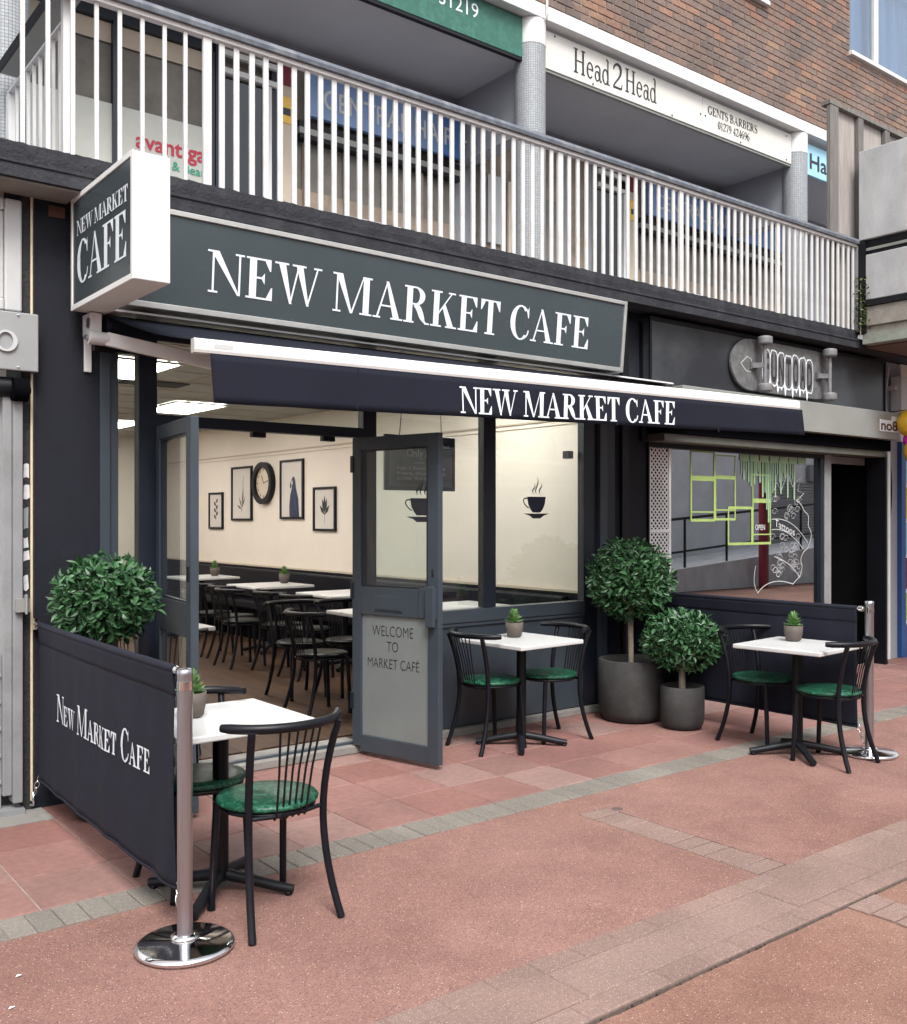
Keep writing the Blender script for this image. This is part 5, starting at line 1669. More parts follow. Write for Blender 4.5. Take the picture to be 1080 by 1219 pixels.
# ================================================================== BARRIERS
def post(label, x, y):
    t = thing('barrier_post', label, 'post', (x, y, 0), 'polished steel barrier posts')
    b = MB().lathe([(.172, 0), (.178, .006), (.176, .016), (.160, .024), (.05, .034), (.045, .036)], (x, y, 0), 56); b.build('base', M['steel'], t)
    c_ = MB().lathe([(.050, .034), (.050, .044), (.030, .050)], (x, y, 0), 32); c_.build('collar', M['steel'], t)
    p = MB().lathe([(.0275, .045), (.0275, .992)], (x, y, 0), 32); p.build('pole', M['steel_dull'], t)
    k = MB().lathe([(.0285, .985), (.0285, 1.002), (.024, 1.006), (.001, 1.007)], (x, y, 0), 32); k.build('cap', M['steel_dull'], t)
    k = MB().lathe([(.0295, .930), (.0295, .962)], (x, y, 0), 32); k.build('clip_ring', M['steel'], t)
    return t
PLx, PLy = 1.420, -2.105
PRx, PRy = 6.115, -2.130
post('polished steel post with round base at the street end of the lettered navy banner', PLx, PLy)
post('polished steel post with round base behind the right pavement table', PRx, PRy)

def banner(label, A, B, z0, z1, mt, seed, text=None, hook0=True):
    t = thing('windbreak_banner', label, 'banner', ((A[0] + B[0]) / 2, (A[1] + B[1]) / 2, z0))
    A = Vector((A[0], A[1], 0)); B = Vector((B[0], B[1], 0))
    d = B - A; L_ = d.length; nv = Vector((-1, 0, 0))
    def sf(s_, z, l=0.0):
        zz = (z - z0) / (z1 - z0)
        amp = (.0019 + .0010 * (1 - zz)) * min(1, (1 - zz) * 5)
        wv = amp * sin(s_ * 33 + seed + .8 * sin(s_ * 9 + zz)) + amp * .6 * sin(s_ * 61 + seed * 2 + zz * 2)
        wv += .011 * (max(0, s_ - .72) / .28) ** 2 * sin((s_ - .72) * 46 + (1 - zz) * 3.5) * (1 - zz)
        wv += .022 * sin(pi * s_) * (1 - zz * .55)
        p = A + d * s_ + nv * (wv + l)
        return (p.x, p.y, z)
    mb = MB(); nx, nz = 110, 22; vs = []; fs = []
    for i in range(nx + 1):
        s_ = i / nx
        sag = .012 * sin(pi * s_)
        for j in range(nz + 1):
            z = z0 + sag * (1 - j / nz) + (z1 - z0 - .022) * j / nz
            vs.append(sf(s_, z))
    for i in range(nx):
        for j in range(nz): fs.append((i * (nz + 1) + j, (i + 1) * (nz + 1) + j, (i + 1) * (nz + 1) + j + 1, i * (nz + 1) + j + 1))
    mb.add(vs, fs, True)
    cl = mb.build('cloth', mt, t)
    md = cl.modifiers.new('thick', 'SOLIDIFY'); md.thickness = .003; md.offset = 1
    # hem round the top rod, with its flap
    hm = MB(); hm.tube([sf(k / 20, z1 - .012) for k in range(21)], .0165, 12); hm.build('top_hem', mt, t)
    fl_ = MB(); vs = []; fs = []
    for i in range(nx + 1):
        for j in range(5):
            vs.append(sf(i / nx, z1 - .012 - .105 * j / 4, .0125 - .0028 * j))
    for i in range(nx):
        for j in range(4): fs.append((i * 5 + j, (i + 1) * 5 + j, (i + 1) * 5 + j + 1, i * 5 + j + 1))
    fl_.add(vs, fs, True); fo = fl_.build('hem_flap', mt, t)
    md = fo.modifiers.new('thick', 'SOLIDIFY'); md.thickness = .002; md.offset = 0
    bh = MB(); bh.tube([sf(k / 40, z0 + .012 * sin(pi * k / 40) + .004) for k in range(41)], .007, 8); bh.build('bottom_hem', mt, t)
    e0 = Vector(sf(0, z1 - .012)) - d.normalized() * .075; e1 = Vector(sf(1, z1 - .012)) + d.normalized() * .045
    rd = MB(); rd.tube([e0, Vector(sf(0, z1 - .012)) + d.normalized() * .05], .0105, 10); rd.tube([e0 + d.normalized() * .002, e0 + d.normalized() * .026], .018, 12); rd.build('rail_end', M['steel'], t)
    rd = MB(); rd.tube([e1, Vector(sf(1, z1 - .012)) - d.normalized() * .05], .0105, 10)
    rd.tube([e1 - d.normalized() * .030, e1 - d.normalized() * .002], .018, 12); rd.build('rail_end', M['steel'], t)
    def link_chain(p, q, n_):
        c_ = MB(); p = Vector(p); q = Vector(q); st = (q - p) / n_
        for k in range(n_):
            cc = p + st * (k + .5); u_ = st.normalized(); w_ = u_.cross(Vector((0, 1, 0)) if k % 2 else Vector((1, 0, 0))).normalized()
            r_ = st.length * .62
            c_.tube([cc + u_ * (r_ * cos(2 * pi * m / 12)) + w_ * (r_ * .45 * sin(2 * pi * m / 12)) for m in range(13)], .0032, 6, cap=False)
        c_.build('chain', M['steel'], t)
    p1 = sf(1, z0 + .02); link_chain(p1, (B.x + d.normalized().x * .05, B.y + d.normalized().y * .05, z0 - .09), 3)
    if hook0:
        p0 = sf(0, z0 + .03); link_chain(p0, (A.x - .01, A.y + .07, z0 - .085), 3)
    if text:
        fn = lambda x, z, l=0: sf(x / L_, z, .0055 + l)
        word('NEW MARKET CAFE', fn, text[0], text[1], text[2], text[3], T=.165, t=.055, small=.70, gap=.01, space=.42).build('lettering', M['letter_white'], t)
    return t
banner('navy canvas banner lettered NEW MARKET CAFE, stretched from the left pier to the steel post', (1.466, -.105), (1.432, -1.990), .170, 1.000, M['barrier_fabric'], 1.0, (.375, 1.645, .548, .135))
banner('plain navy canvas windbreak behind the right table and planters', (6.115, -.04), (6.115, -2.045), .160, .965, M['barrier_fabric'], 4.0)
wp = MB(); wp.box(1.452, 1.4655, -.05, -.0, .96, 1.02); wp.tube([(1.466, -.03, .988), (1.466, -.06, .988)], .017, 12)
solo(wp, 'rail_socket', M['steel'], 'small steel wall socket holding the banner rail on the left pier', 'bracket')
hk = MB(); hk.tube([(1.455, -.004, .10), (1.452, -.03, .085), (1.452, -.035, .05), (1.45, -.03, .03), (1.44, -.02, .03)], .008, 8)
solo(hk, 'ground_hook', M['steel'], 'bent steel hook at the foot of the left pier below the banner', 'hook')

# ================================================================== TATTOO SHOP NEXT DOOR
ts = thing('tattoo_shopfront', 'charcoal tattoo shop with big plate window, mesh strip and open black doorway', 'shopfront', (8.2, 0, 0))
box(6.31, 10.128, -.105, .029, 2.672, 3.235, 'fascia_panel', M['fascia_panel'], ts)
f = MB(); f.box(6.30, 10.14, -.118, -.1055, 3.205, 3.235); f.box(6.30, 6.325, -.118, -.1055, 2.672, 3.204); f.box(10.115, 10.14, -.118, -.1055, 2.672, 3.204)
f.build('fascia_trim', M['navy_dark'], ts)
box(6.50, 10.04, -.30, -.10, 2.372, 2.657, 'shutter_box', M['grey_metal'], ts, bevel=.006)
box(6.40, 10.04, -.22, -.03, 2.262, 2.371, 'shutter_throat', M['shade_black'], ts)  # solid black block standing in for the dark gap under the box
box(6.396, 10.0, -.19, .02, 2.196, 2.2615, 'shutter_bar', mat('olive_grey_rail', (.095, .095, .082), .5, var=.15), ts, bevel=.004)
box(6.396, 9.22, -.02, .05, 2.155, 2.195, 'window_head', M['navy_dark'], ts)
box(6.396, 6.412, -.02, .05, .64, 2.154, 'jamb', M['navy_dark'], ts)
box(6.41, 9.22, -.02, .06, .60, .639, 'window_sill', M['grey_frame'], ts)
box(6.396, 9.22, -.01, .05, .0, .599, 'stall_riser', M['navy_dark'], ts)
box(9.03, 9.085, -.02, .05, .64, 2.154, 'window_post', M['slate_dark'], ts)
box(9.086, 9.205, -.03, .05, .02, 2.195, 'window_post', M['grey_frame'], ts, bevel=.003)
box(6.70, 9.029, .02, .028, .64, 2.154, 'pane', M['glass_dark'], ts)
# perforated mesh strip: diagonal expanded-metal lattice
mesh_f = MB()
for (xa, xb, za, zb) in ((6.413, 6.432, .64, 2.154), (6.672, 6.70, .64, 2.154), (6.433, 6.671, 1.43, 1.455)):
    mesh_f.box(xa, xb, -.012, .004, za, zb)
mf = mesh_f.build('mesh_frame', M['sage'], ts)
lt = MB()
pz = .048; x0, x1, z0, z1 = 6.432, 6.672, .64, 2.154
n_ = int((z1 - z0 + (x1 - x0)) / pz)
for k in range(n_):
    c0 = z0 - (x1 - x0) + k * pz
    for sg in (1, -1):
        # line z = c0 + (x-x0) or mirrored
        xa, xb = x0, x1
        za, zb = c0, c0 + (x1 - x0)
        if za < z0: xa = x0 + (z0 - za); za = z0
        if zb > z1: xb = x1 - (zb - z1); zb = z1
        if xb <= xa: continue
        if sg < 0: xa, xb = x0 + x1 - xa, x0 + x1 - xb
        lt.obox((xa, -.004 + .002 * sg, za), (xb, -.004 + .002 * sg, zb),   .003, .0125, up=(0, 0, 1)) if abs(xb - xa) > .004 else None
box(6.433, 6.671, .012, .016, .64, 2.154, 'mesh_backing', M['shade_black'], ts)  # black sheet standing in for the unlit depth behind the mesh
lo = lt.build('mesh_lattice', M['sage'], ts); lo['kind'] = 'stuff'
# rooms behind; their unlit dark is put into near-black colours
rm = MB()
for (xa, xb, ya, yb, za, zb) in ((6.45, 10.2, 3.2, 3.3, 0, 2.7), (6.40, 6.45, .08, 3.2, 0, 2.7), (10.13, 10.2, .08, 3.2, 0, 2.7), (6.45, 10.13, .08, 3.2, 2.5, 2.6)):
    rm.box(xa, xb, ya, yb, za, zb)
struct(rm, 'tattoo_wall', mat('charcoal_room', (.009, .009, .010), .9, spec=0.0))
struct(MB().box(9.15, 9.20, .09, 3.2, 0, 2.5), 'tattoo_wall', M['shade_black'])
struct(MB().box(9.21, 10.125, .9, .95, 0, 2.5), 'tattoo_wall', M['shade_black'])  # black sheet standing in for the unlit depth of the doorway
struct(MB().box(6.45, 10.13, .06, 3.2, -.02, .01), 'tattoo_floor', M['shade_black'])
box(9.206, 10.0, .05, .085, 2.12, 2.194, 'door_head', M['grey_frame'], ts)
box(9.99, 10.035, -.19, .02, .0, 2.196, 'shutter_guide', M['navy_dark'], ts)
gp = MB(); gp.tube([(10.005, -.215, .06), (10.005, -.215, 2.25)], .018, 10); gp.build('guide_pipe', M['grey_light'], ts)
box(10.036, 10.134, -.12, .02, .0, 2.37, 'door_jamb', M['navy_dark'], ts)
box(10.03, 10.07, -.128, -.1205, 1.64, 1.74, 'door_bell', M['letter_white'], ts)
# window graphics: stacked lime frames
def gfx(fn_list, name, mt):
    mb = MB(); i_ = 0
    for x0_, x1_, z0_, z1_ in fn_list:
        y = .0165 - .0002 * (i_ % 5); i_ += 1
        mb.poly([(x0_, y, z0_), (x1_, y, z0_), (x1_, y, z1_), (x0_, y, z1_)])
    return mb.build(name, mt, ts)
def rect_frame(x0_, x1_, z0_, z1_, b=.05, mid=None):
    b *= .55
    o = [(x0_, x1_, z0_, z0_ + b), (x0_, x1_, z1_ - b, z1_), (x0_, x0_ + b * .8, z0_, z1_), (x1_ - b * .8, x1_, z0_, z1_)]
    if mid: o.append((x0_, x1_, mid, mid + .012))
    return o
gfx(rect_frame(7.00, 7.35, 1.52, 1.91, .045, 1.60) + rect_frame(7.00, 7.35, 1.91, 2.16, .035), 'lime_frame', M['lime'])
gfx(rect_frame(7.35, 7.66, 1.53, 1.93, .040, 1.62) + rect_frame(7.35, 7.66, 1.93, 2.13, .020), 'lime_frame', M['lime'])
gfx(rect_frame(7.54, 7.92, 1.30, 1.66, .045) + rect_frame(7.92, 8.22, 1.30, 1.72, .042, 1.39) + rect_frame(7.92, 8.22, 1.72, 1.97, .03), 'lime_frame', M['lime'])
dp = MB(); rd_ = random.Random(21)
x = 7.74; i_ = 0
lens = [.13, .18, .10, .20, .24, .16, .22, .14, .10, .20, .34, .30, .46, .58, .40, .30, .34, .12, .20, .30, .10, .14, .34, .12, .16, .36]
for l_ in lens:
    w_ = rd_.uniform(.014, .028); y = .0155 - .0002 * (i_ % 5); i_ += 1
    dp.poly([(x, y, 2.10), (x + w_, y, 2.10)] + [(x + w_ * .5 + w_ * .5 * cos(a_), y, 2.10 - l_ + w_ * .5 * sin(a_)) for a_ in [-.0, -.8, -1.57, -2.35, -3.14]])
    x += w_ + rd_.uniform(.004, .024)
for k in range(7): dp.poly([(7.72 + k * .16, .0152, 2.085), (7.86 + k * .16, .0152, 2.085), (7.86 + k * .16, .0152, 2.15), (7.72 + k * .16, .0152, 2.15)])
dp.build('slime_drip', M['drip_green'], ts)
# white outline emblem with a banner
em = MB(); i_ = 0
def eline(pts, w_=.012):
    global i_
    for q in stroke(pts, w_):
        y = .0150 - .0001 * (i_ % 9); i_ += 1
        em.poly([(8.25 + a * 1.0, y, 1.20 + b * 1.0) for a, b in q])
eline([(.02, .62), (.06, .70), (.14, .62), (.25, .80), (.33, .66), (.47, .76), (.42, .62), (.53, .60), (.40, .52)], .008)
eline(bez((.40, .52), (.52, .50), (.50, .42), (.58, .40), 8) + bez((.58, .40), (.66, .36), (.56, .28), (.64, .24), 8)[1:] + bez((.64, .24), (.70, .16), (.62, .10), (.60, .05), 8)[1:], .009)
eline(bez((-.02, .34), (.20, .36), (.40, .30), (.60, .10), 14), .007)
eline(bez((-.02, .24), (.18, .26), (.36, .18), (.52, .04), 14), .007)
eline(bez((.60, .05), (.50, .02), (.44, -.06), (.50, -.12), 8) + bez((.50, -.12), (.48, -.26), (.40, -.24), (.34, -.30), 8)[1:], .009)
eline(bez((.34, -.30), (.12, -.24), (-.10, -.24), (-.25, -.36), 12), .008)
eline(bez((-.25, -.36), (-.34, -.26), (-.30, -.18), (-.28, -.10), 8), .007)
eline(bez((.02, -.02), (.2, -.06), (.34, -.12), (.46, -.24), 10), .008)
re_ = random.Random(2)
for k in range(46):
    cx, cz = re_.uniform(-.02, .46), re_.choice([re_.uniform(.36, .54), re_.uniform(-.04, .18), re_.uniform(-.22, -.08)])
    eline([(cx + .05 * cos(a_ * .8) * (1 - a_ * .08), cz + .04 * sin(a_ * .8) * (1 - a_ * .08)) for a_ in range(9)], .004)
em.build('emblem_outline', M['vinyl_white'], ts)
sans('Tattoos', .075, lambda x, z, l=0: (x, .0145, z - .30 * (x - 8.30)), 8.28, 1.47, fit=.34, bold=.01).build('lettering', M['vinyl_white'], ts)
q = sans('OPEN', .05, front(.0145), 7.96, 1.44, fit=.16, bold=.02); q.build('lettering', M['vinyl_white'], ts)
# no8 on the shutter box
nb = MB()
for x0_, x1_, z0_, z1_ in ((9.66, 9.79, 2.45, 2.57), (9.80, 9.90, 2.45, 2.57), (9.905, 10.03, 2.45, 2.615)):
    nb.box(x0_, x1_, -.306, -.3005, z0_, z1_)
nb.build('number_plate', M['letter_white'], ts)
q = sans('no8', .10, front(-.3075), 9.675, 2.465, fit=.34, bold=.03); q.build('lettering', mat('rust_letter', (.10, .05, .04), .6), ts)
ss = MB(); ss.box(9.63, 9.655, -.304, -.3005, 2.44, 2.58); ss.build('letter_shadow_tape', M['brown_int'], ts)  # thin brown strip beside the number plate

# skateboard sign
sk = thing('skateboard_sign', 'giant grey skateboard sign with trucks, wheels and white outlined FUNTOAD lettering', 'sign', (8.2, -.13, 2.71))
zc, hh, xa, xb = 2.955, .238, 7.365, 9.03
pts = []
for k in range(17):
    a_ = radians(90 + 180 * k / 16); pts.append((xa + .30 + .30 * cos(a_), zc + hh * sin(a_)))
pts += [(xb - .30, zc - hh)]
for (x_, z_) in ((xb - .12, zc - hh * .92), (xb - .04, zc - hh * .72), (xb - .03, zc - hh * .45), (xb - .08, zc - hh * .22), (xb - .20, zc - .01), (xb - .08, zc + hh * .22), (xb - .03, zc + hh * .45), (xb - .04, zc + hh * .72), (xb - .12, zc + hh * .92)):
    pts.append((x_, z_))
pts += [(xb - .30, zc + hh)]
mb = MB(); mb.prism(pts, lambda x_, z_, d_: (x_, d_, z_), -.150, -.120); dk = mb.build('deck', M['board_grey'], sk, bevel=.006, fix=True)
for x_ in (7.735, 8.815):
    b_ = MB(); b_.tube([(x_, -.245, zc - .22), (x_, -.245, zc + .22)], .019, 12); ax = b_.build('axle', M['board_metal'], sk)
    b_ = MB(); b_.obox((x_ - .10, -.160, zc - .01), (x_ - .01, -.160, zc - .01), .024, .065); b_.obox((x_ - .08, -.165, zc - .01), (x_, -.240, zc - .01), .03, .045); b_.build('truck', M['board_grey'], sk, fix=True)
    for z_ in (zc - .255, zc + .175):
        b_ = MB().lathe([(.045, 0), (.066, .008), (.068, .018), (.068, .062), (.066, .072), (.045, .080)], (x_, -.245, z_), 24); b_.build('wheel', M['board_metal'], sk)
dk_grey = mat('dark_grey_letter', (.02, .02, .022), .6)
for k, ch_ in enumerate('FUNTOAD'):
    x_ = 7.835 + .119 * k
    dz = [.0, .0, -.012, -.02, -.012, -.02, -.03][k]
    bl2 = MB(); n_ = 22; hw = .066; rz_ = random.Random(k)
    o_ = [(x_ + .058 + hw * math.copysign(abs(cos(2 * pi * j / n_)) ** .55, cos(2 * pi * j / n_)), 2.960 + dz + .168 * math.copysign(abs(sin(2 * pi * j / n_)) ** .6, sin(2 * pi * j / n_)) * (1 + rz_.uniform(-.05, .05))) for j in range(n_)]
    bl2.poly([(p_, -.1530 - .0003 * (k % 2), q_) for p_, q_ in o_]); bl2.build('letter_outline', M['letter_white'], dk, fix=False)
    o2 = [(x_ + .058 + (p_ - x_ - .058) * .84, 2.960 + dz + (q_ - 2.960 - dz) * .92) for p_, q_ in o_]
    b3 = MB(); b3.poly([(p_, -.1545, q_) for p_, q_ in o2]); b3.build('letter_fill', M['board_grey'], dk)
    l_ = sans(ch_, .225, front(-.1560), x_ + .018, 2.835 + dz, fit=.080, bold=.022, sz=1.12); l_.build('lettering', dk_grey, dk)
dr = MB(); i_ = 0
for k in range(13):
    x_ = 7.87 + k * .061; l_ = [.05, .09, .06, .11, .08, .13, .07, .14, .09, .12, .08, .15, .06][k]
    dr.poly([(x_, -.1530 - .0001 * (k % 3), 2.835), (x_ + .05, -.1530 - .0001 * (k % 3), 2.835), (x_ + .036, -.153 - .0001 * (k % 3), 2.835 - l_ * .8), (x_ + .025, -.153 - .0001 * (k % 3), 2.835 - l_), (x_ + .014, -.153 - .0001 * (k % 3), 2.835 - l_ * .8)])
dr.build('letter_drip', M['letter_white'], dk)
tr = MB()
for q in stroke([(7.50, zc), (7.60, zc + .07), (7.66, zc + .05), (7.65, zc - .07), (7.58, zc - .06), (7.50, zc)], .009): tr.poly([(x_, -.1525, z_) for x_, z_ in q])
tr.build('deck_logo', M['grey_light'], dk)

# fire-alarm chain and lamp on the right pier
chn = MB()
P3 = [(10.34 + .10 * cos(a_), -.012, 1.86 + .38 * sin(a_)) for a_ in [2 * pi * k / 28 for k in range(29)]]
for p_, q_ in zip(P3[:-1], P3[1:]): chn.obox(p_, q_, .022, .018)
solo(chn, 'shutter_chain', M['black_metal'], 'hanging black shutter chain loop on the grey pier right of the doorway', 'chain')
lb = MB(); lb.box(10.42, 10.56, -.14, -.02, 2.70, 3.10); lb.box(10.36, 10.62, -.10, -.0, 2.95, 3.0); lb.tube([(10.3, -.06, 3.2), (10.25, -.05, 2.9), (10.28, -.04, 2.7)], .012, 6)
solo(lb, 'alarm_box', M['grey_light'], 'pale alarm box with loose cable on the pier above the no8 plate', 'alarm box')

# ================================================================== GIFT SHOP AT THE RIGHT EDGE
gs = thing('gift_shopfront', 'blue framed shopfront with bright posters at the right edge of the photo', 'shopfront', (11.6, 0, 0))
box(10.605, 10.70, -.05, .08, .0, 2.4, 'post', M['blue_frame'], gs, bevel=.004)
box(10.701, 13.8, .05, .08, .35, 2.3, 'poster_panel', M['letter_white'], gs)
box(10.601, 13.8, -.04, .1, .0, .349, 'stall_riser', M['blue_frame'], gs)
box(10.601, 13.8, -.04, .3, 2.401, 3.26, 'fascia', M['cream_sign'], gs)
for i, (za, zb, mt) in enumerate(((1.95, 2.25, 'sky_blue'), (1.55, 1.90, 'yellow'), (1.15, 1.5, 'sky_blue'), (.75, 1.1, 'crimson'), (.4, .7, 'lime'))):
    box(10.76 + .02 * i, 11.3, .040, .0495, za, zb, 'poster', M[mt], gs)
def balloon(name, c, r, mt, label):
    mb = MB(); mb.ball(c, r, 20, 14, (1, 1, 1.15)); mb.lathe([(.002, 0), (.014, -.02), (.001, -.022)], (c[0], c[1], c[2] - r * 1.14), 8)
    st = MB()
    o = solo(mb, name, M[mt], label, 'balloon', 'balloons hung outside the gift shop')
balloon('balloon', (10.04, -.42, 2.545), .125, 'yellow', 'upper yellow balloon beside the no8 shutter box')
balloon('balloon', (10.085, -.42, 2.365), .085, 'magenta', 'magenta balloon between the two yellow balloons')
balloon('balloon', (10.08, -.46, 2.245), .115, 'yellow', 'lower yellow balloon below the magenta one')
hs = MB(); hs.tube([(10.42, -.02, 2.72), (10.2, -.3, 2.70), (10.06, -.42, 2.68)], .006, 6)
solo(hs, 'balloon_hanger', M['black_metal'], 'thin black hanger wire carrying the balloons', 'wire')

# ================================================================== NEIGHBOUR ON THE LEFT
nb_ = thing('neighbour_shopfront', 'grey neighbouring shopfront with white shutter panel and framed upper window at the left edge', 'shopfront', (.4, 0, 0))
f = MB(); f.box(1.31, 1.396, -.03, .05, 2.635, 3.225); f.box(-1.5, 1.309, -.03, .05, 2.635, 2.70); f.box(-1.5, 1.309, -.03, .05, 3.16, 3.225)
fr = f.build('window', M['grey_light'], nb_, bevel=.01)
f = MB(); f.box(1.275, 1.309, -.012, .04, 2.701, 3.159); f.box(-1.5, 1.2745, -.012, .04, 2.701, 2.735); f.box(-1.5, 1.2745, -.012, .04, 3.13, 3.159); f.build('inner_frame', M['grey_light'], fr, bevel=.006)
box(-1.5, 1.2745, .01, .016, 2.736, 3.129, 'pane', M['glass'], fr)
bl_ = MB()
for k in range(12): bl_.box(1.20 - .1 * k, 1.255 - .1 * k, .05, .056, 2.73, 3.14)
bl_.build('blind_slat', M['grey_sign'], fr)
box(-1.5, 1.3, .06, .08, 2.70, 3.16, 'blind', M['grey_light'], fr)
box(-1.5, 1.31, -.01, .05, 3.2255, 3.257, 'lintel', M['concrete_dark'], nb_)
box(1.3965, 1.4655, -.002, .3, -.02, 3.257, 'dark_reveal', mat('tarry_brick', (.022, .022, .022), .8, var=.5, vscale=26, bump=.006, bscale=70), nb_)
box(1.30, 1.345, -.035, .04, .10, 2.22, 'shutter_guide', M['grey_frame'], nb_, bevel=.004)
box(1.3455, 1.392, -.06, .04, .06, 2.24, 'shutter_guide', M['grey_frame'], nb_, bevel=.004)
box(-1.5, 1.299, .02, .05, .83, 2.25, 'shutter_panel', M['white'], nb_)
box(-1.5, 1.299, .0, .05, .03, .829, 'lower_panel', M['grey_frame'], nb_)
rb2 = MB()
for z_ in (.16, .30, .44, .58, .72): rb2.box(-1.5, 1.298, -.012, -.0005, z_, z_ + .018)
rb2.build('panel_rib', M['grey_sign'], nb_)
box(-1.5, 1.40, -.07, .06, -.01, .029, 'door_sill', M['grey_frame'], nb_)
lk = MB(); lk.box(1.352, 1.418, -.09, -.0605, 1.06, 1.13); lk.tube([(1.40, -.10, 1.05), (1.40, -.10, 1.15)], .008, 6); lk.build('padlock', M['grey_metal'], nb_)
rl2 = MB(); rl2.tube([(-1.5, -.02, 2.235), (1.36, -.02, 2.235)], .055, 14); rl2.build('roller_tube', M['black_metal'], nb_)
rl2 = MB(); rl2.tube([(1.335, -.075, 2.22), (1.41, -.075, 2.22)], .060, 16); rl2.tube([(1.41, -.075, 2.22), (1.425, -.075, 2.22)], .02, 8); rl2.build('roller_motor', M['shade_black'], nb_)
sg_ = thing('shop_sign', 'plain grey metal sign panel with a raised letter O at the left edge', 'sign', (.4, -.1, 2.31))
box(-1.5, 1.462, -.092, -.0605, 2.318, 2.622, 'panel', M['grey_sign'], sg_, bevel=.006)
oo = MB(); oo.lathe([(.001, 0)], (0, 0, 0), 3) if False else None
n = 40; vs = []; fs = []
for k in range(n):
    a_ = 2 * pi * k / n
    for (rx, rz, y) in ((.055, .055, -.0925), (.055, .055, -.105), (.036, .044, -.105), (.036, .044, -.0925)):
        vs.append((1.300 + rx * cos(a_) + (.0 if rx > .04 else -.002), y, 2.466 + rz * sin(a_)))
for k in range(n):
    k2 = (k + 1) % n
    for j in range(4): fs.append((k * 4 + j, k * 4 + (j + 1) % 4, k2 * 4 + (j + 1) % 4, k2 * 4 + j))
oo.add(vs, fs); oo.build('raised_letter', M['grey_light'], sg_, fix=True)
bt_ = MB()
for z_ in (2.335, 2.605):
    for x_ in (1.36, .9, .4): bt_.lathe([(.007, -.0), (.007, .004)], (x_, -.094, z_), 8)
bt_.build('screw', M['letter_white'], sg_)
cd = MB(); cd.tube([(1.448, -.012, .05), (1.448, -.012, 2.318)], .0075, 8); cd.tube([(1.448, -.012, 2.62), (1.448, -.012, 3.255)], .0075, 8)
solo(cd, 'conduit', M['brass'], 'thin cream conduit pipe running up beside the left pier', 'pipe')
rs = random.Random(9)
labs = ['topmost torn white sticker on the dark strip left of the pier', 'ragged white sticker second from the top on the dark strip', 'long grey torn sticker in the middle of the dark strip', 'pale sticker below the long grey one on the dark strip',
        'narrow white sticker remnant fifth from the top of the dark strip', 'bright white sticker sixth from the top of the dark strip', 'lowest small torn sticker on the dark strip']
for k, (z_, h_) in enumerate(((1.80, .075), (1.69, .075), (1.55, .12), (1.42, .06), (1.35, .06), (1.21, .08), (1.12, .06))):
    mb = MB(); x_ = 1.408 + rs.uniform(0, .006); w_ = rs.uniform(.022, .034)
    o_ = [(x_ + rs.uniform(-.003, .003), z_ - h_ / 2), (x_ + w_ * .5, z_ - h_ / 2 + rs.uniform(-.01, .01)), (x_ + w_, z_ - h_ / 2 + rs.uniform(0, .012)), (x_ + w_ + rs.uniform(-.005, .003), z_ + h_ / 2), (x_ + w_ * .4, z_ + h_ / 2 + rs.uniform(-.012, .006)), (x_, z_ + h_ / 2 - rs.uniform(0, .012))]
    mb.prism(o_, lambda p_, q_, d_: (p_, d_, q_), -.0045, -.0025)
    solo(mb, 'sticker', M['sticker' if k not in (2, 6) else 'grey_sign'], labs[k], 'sticker', 'torn stickers on the dark strip')

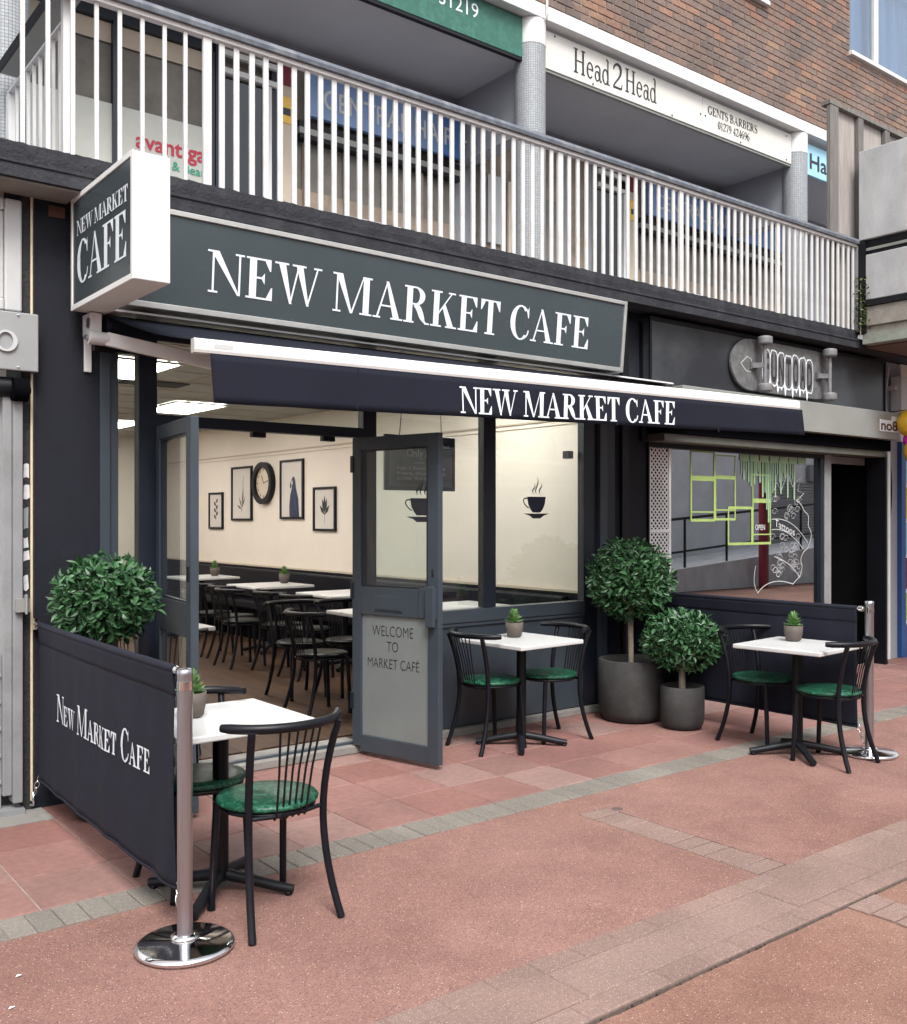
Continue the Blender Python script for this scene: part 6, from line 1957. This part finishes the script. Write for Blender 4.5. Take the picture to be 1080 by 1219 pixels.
# ================================================================== THE OTHER SIDE OF THE STREET (seen in the glass)
ob = thing('opposite_building', 'grey rendered building across the street, seen only as a reflection in the shop glass', 'building', (14, -11, 0))
box(-14, 11.2, -11.6, -11.0, -.05, 5.2, 'wall', M['opp_render'], ob)
box(11.2, 17.0, -11.6, -11.0, -.05, 5.6, 'wall', M['opp_white'], ob)
box(17.0, 40, -11.6, -11.0, -.05, 5.4, 'wall', M['opp_render'], ob)
sh = MB()
for k in range(22): sh.box(11.8, 16.4, -10.985, -10.94 + .006 * (k % 2), 2.9 + k * .06, 2.952 + k * .06)
sh.build('roller_shutter', M['grey_light'], ob)
box(11.6, 16.6, -10.95, -10.90, 2.35, 2.80, 'fascia', M['cream_sign'], ob)
box(12.0, 16.2, -10.97, -10.92, .3, 2.25, 'window_panel', M['white'], ob)
sh = MB()
for k in range(30): sh.box(24.5, 28.6, -10.985, -10.95, .1 + k * .085, .16 + k * .085)
sh.build('roller_shutter', M['grey_sign'], ob)
box(26.5, 30.0, -10.95, -10.85, 2.65, 3.15, 'fascia', M['grey_frame'], ob)
rp_ = MB(); rp_.add([(13.5, -7.6, 0), (24, -7.6, 0), (24, -7.6, 1.02), (13.5, -7.6, .28), (13.5, -9.2, 0), (24, -9.2, 0), (24, -9.2, 1.02), (13.5, -9.2, .28)], [(0, 1, 2, 3), (4, 7, 6, 5), (3, 2, 6, 7), (0, 4, 5, 1), (1, 5, 6, 2), (0, 3, 7, 4)])
struct(rp_, 'ramp', M['concrete'])
rr_ = thing('ramp_railing', 'black tubular handrail on the ramp across the street, reflected in the tattoo shop window', 'railing', (18, -7.7, 0))
def rz(x_): return .28 + .07 * (x_ - 13.5)
t_ = MB(); t_.tube([(15.2, -7.7, rz(15.2) + .35)] + [(15.0 - .16 * sin(pi * k / 8), -7.7, rz(15) + .35 + .35 * (1 - cos(pi * k / 8)) / 1) for k in range(9)] + [(15.4, -7.7, rz(15.4) + 1.05), (24, -7.7, rz(24) + 1.05)], .03, 8); t_.build('top_rail', M['black_metal'], rr_)
t_ = MB(); t_.tube([(15.2, -7.7, rz(15.2) + .35), (24, -7.7, rz(24) + .35)], .025, 8); t_.build('mid_rail', M['black_metal'], rr_)
for k in range(7):
    x_ = 15.2 + 1.45 * k
    t_ = MB(); t_.tube([(x_, -7.7, rz(x_)), (x_, -7.7, rz(x_) + 1.05)], .028, 8); t_.build('baluster', M['black_metal'], rr_)
pl = MB().lathe([(.11, 0), (.11, 5.2)], (18.9, -7.3, 0), 20); solo(pl, 'red_column', M['crimson'], 'dark red round column across the street, reflected in the tattoo shop window', 'column')
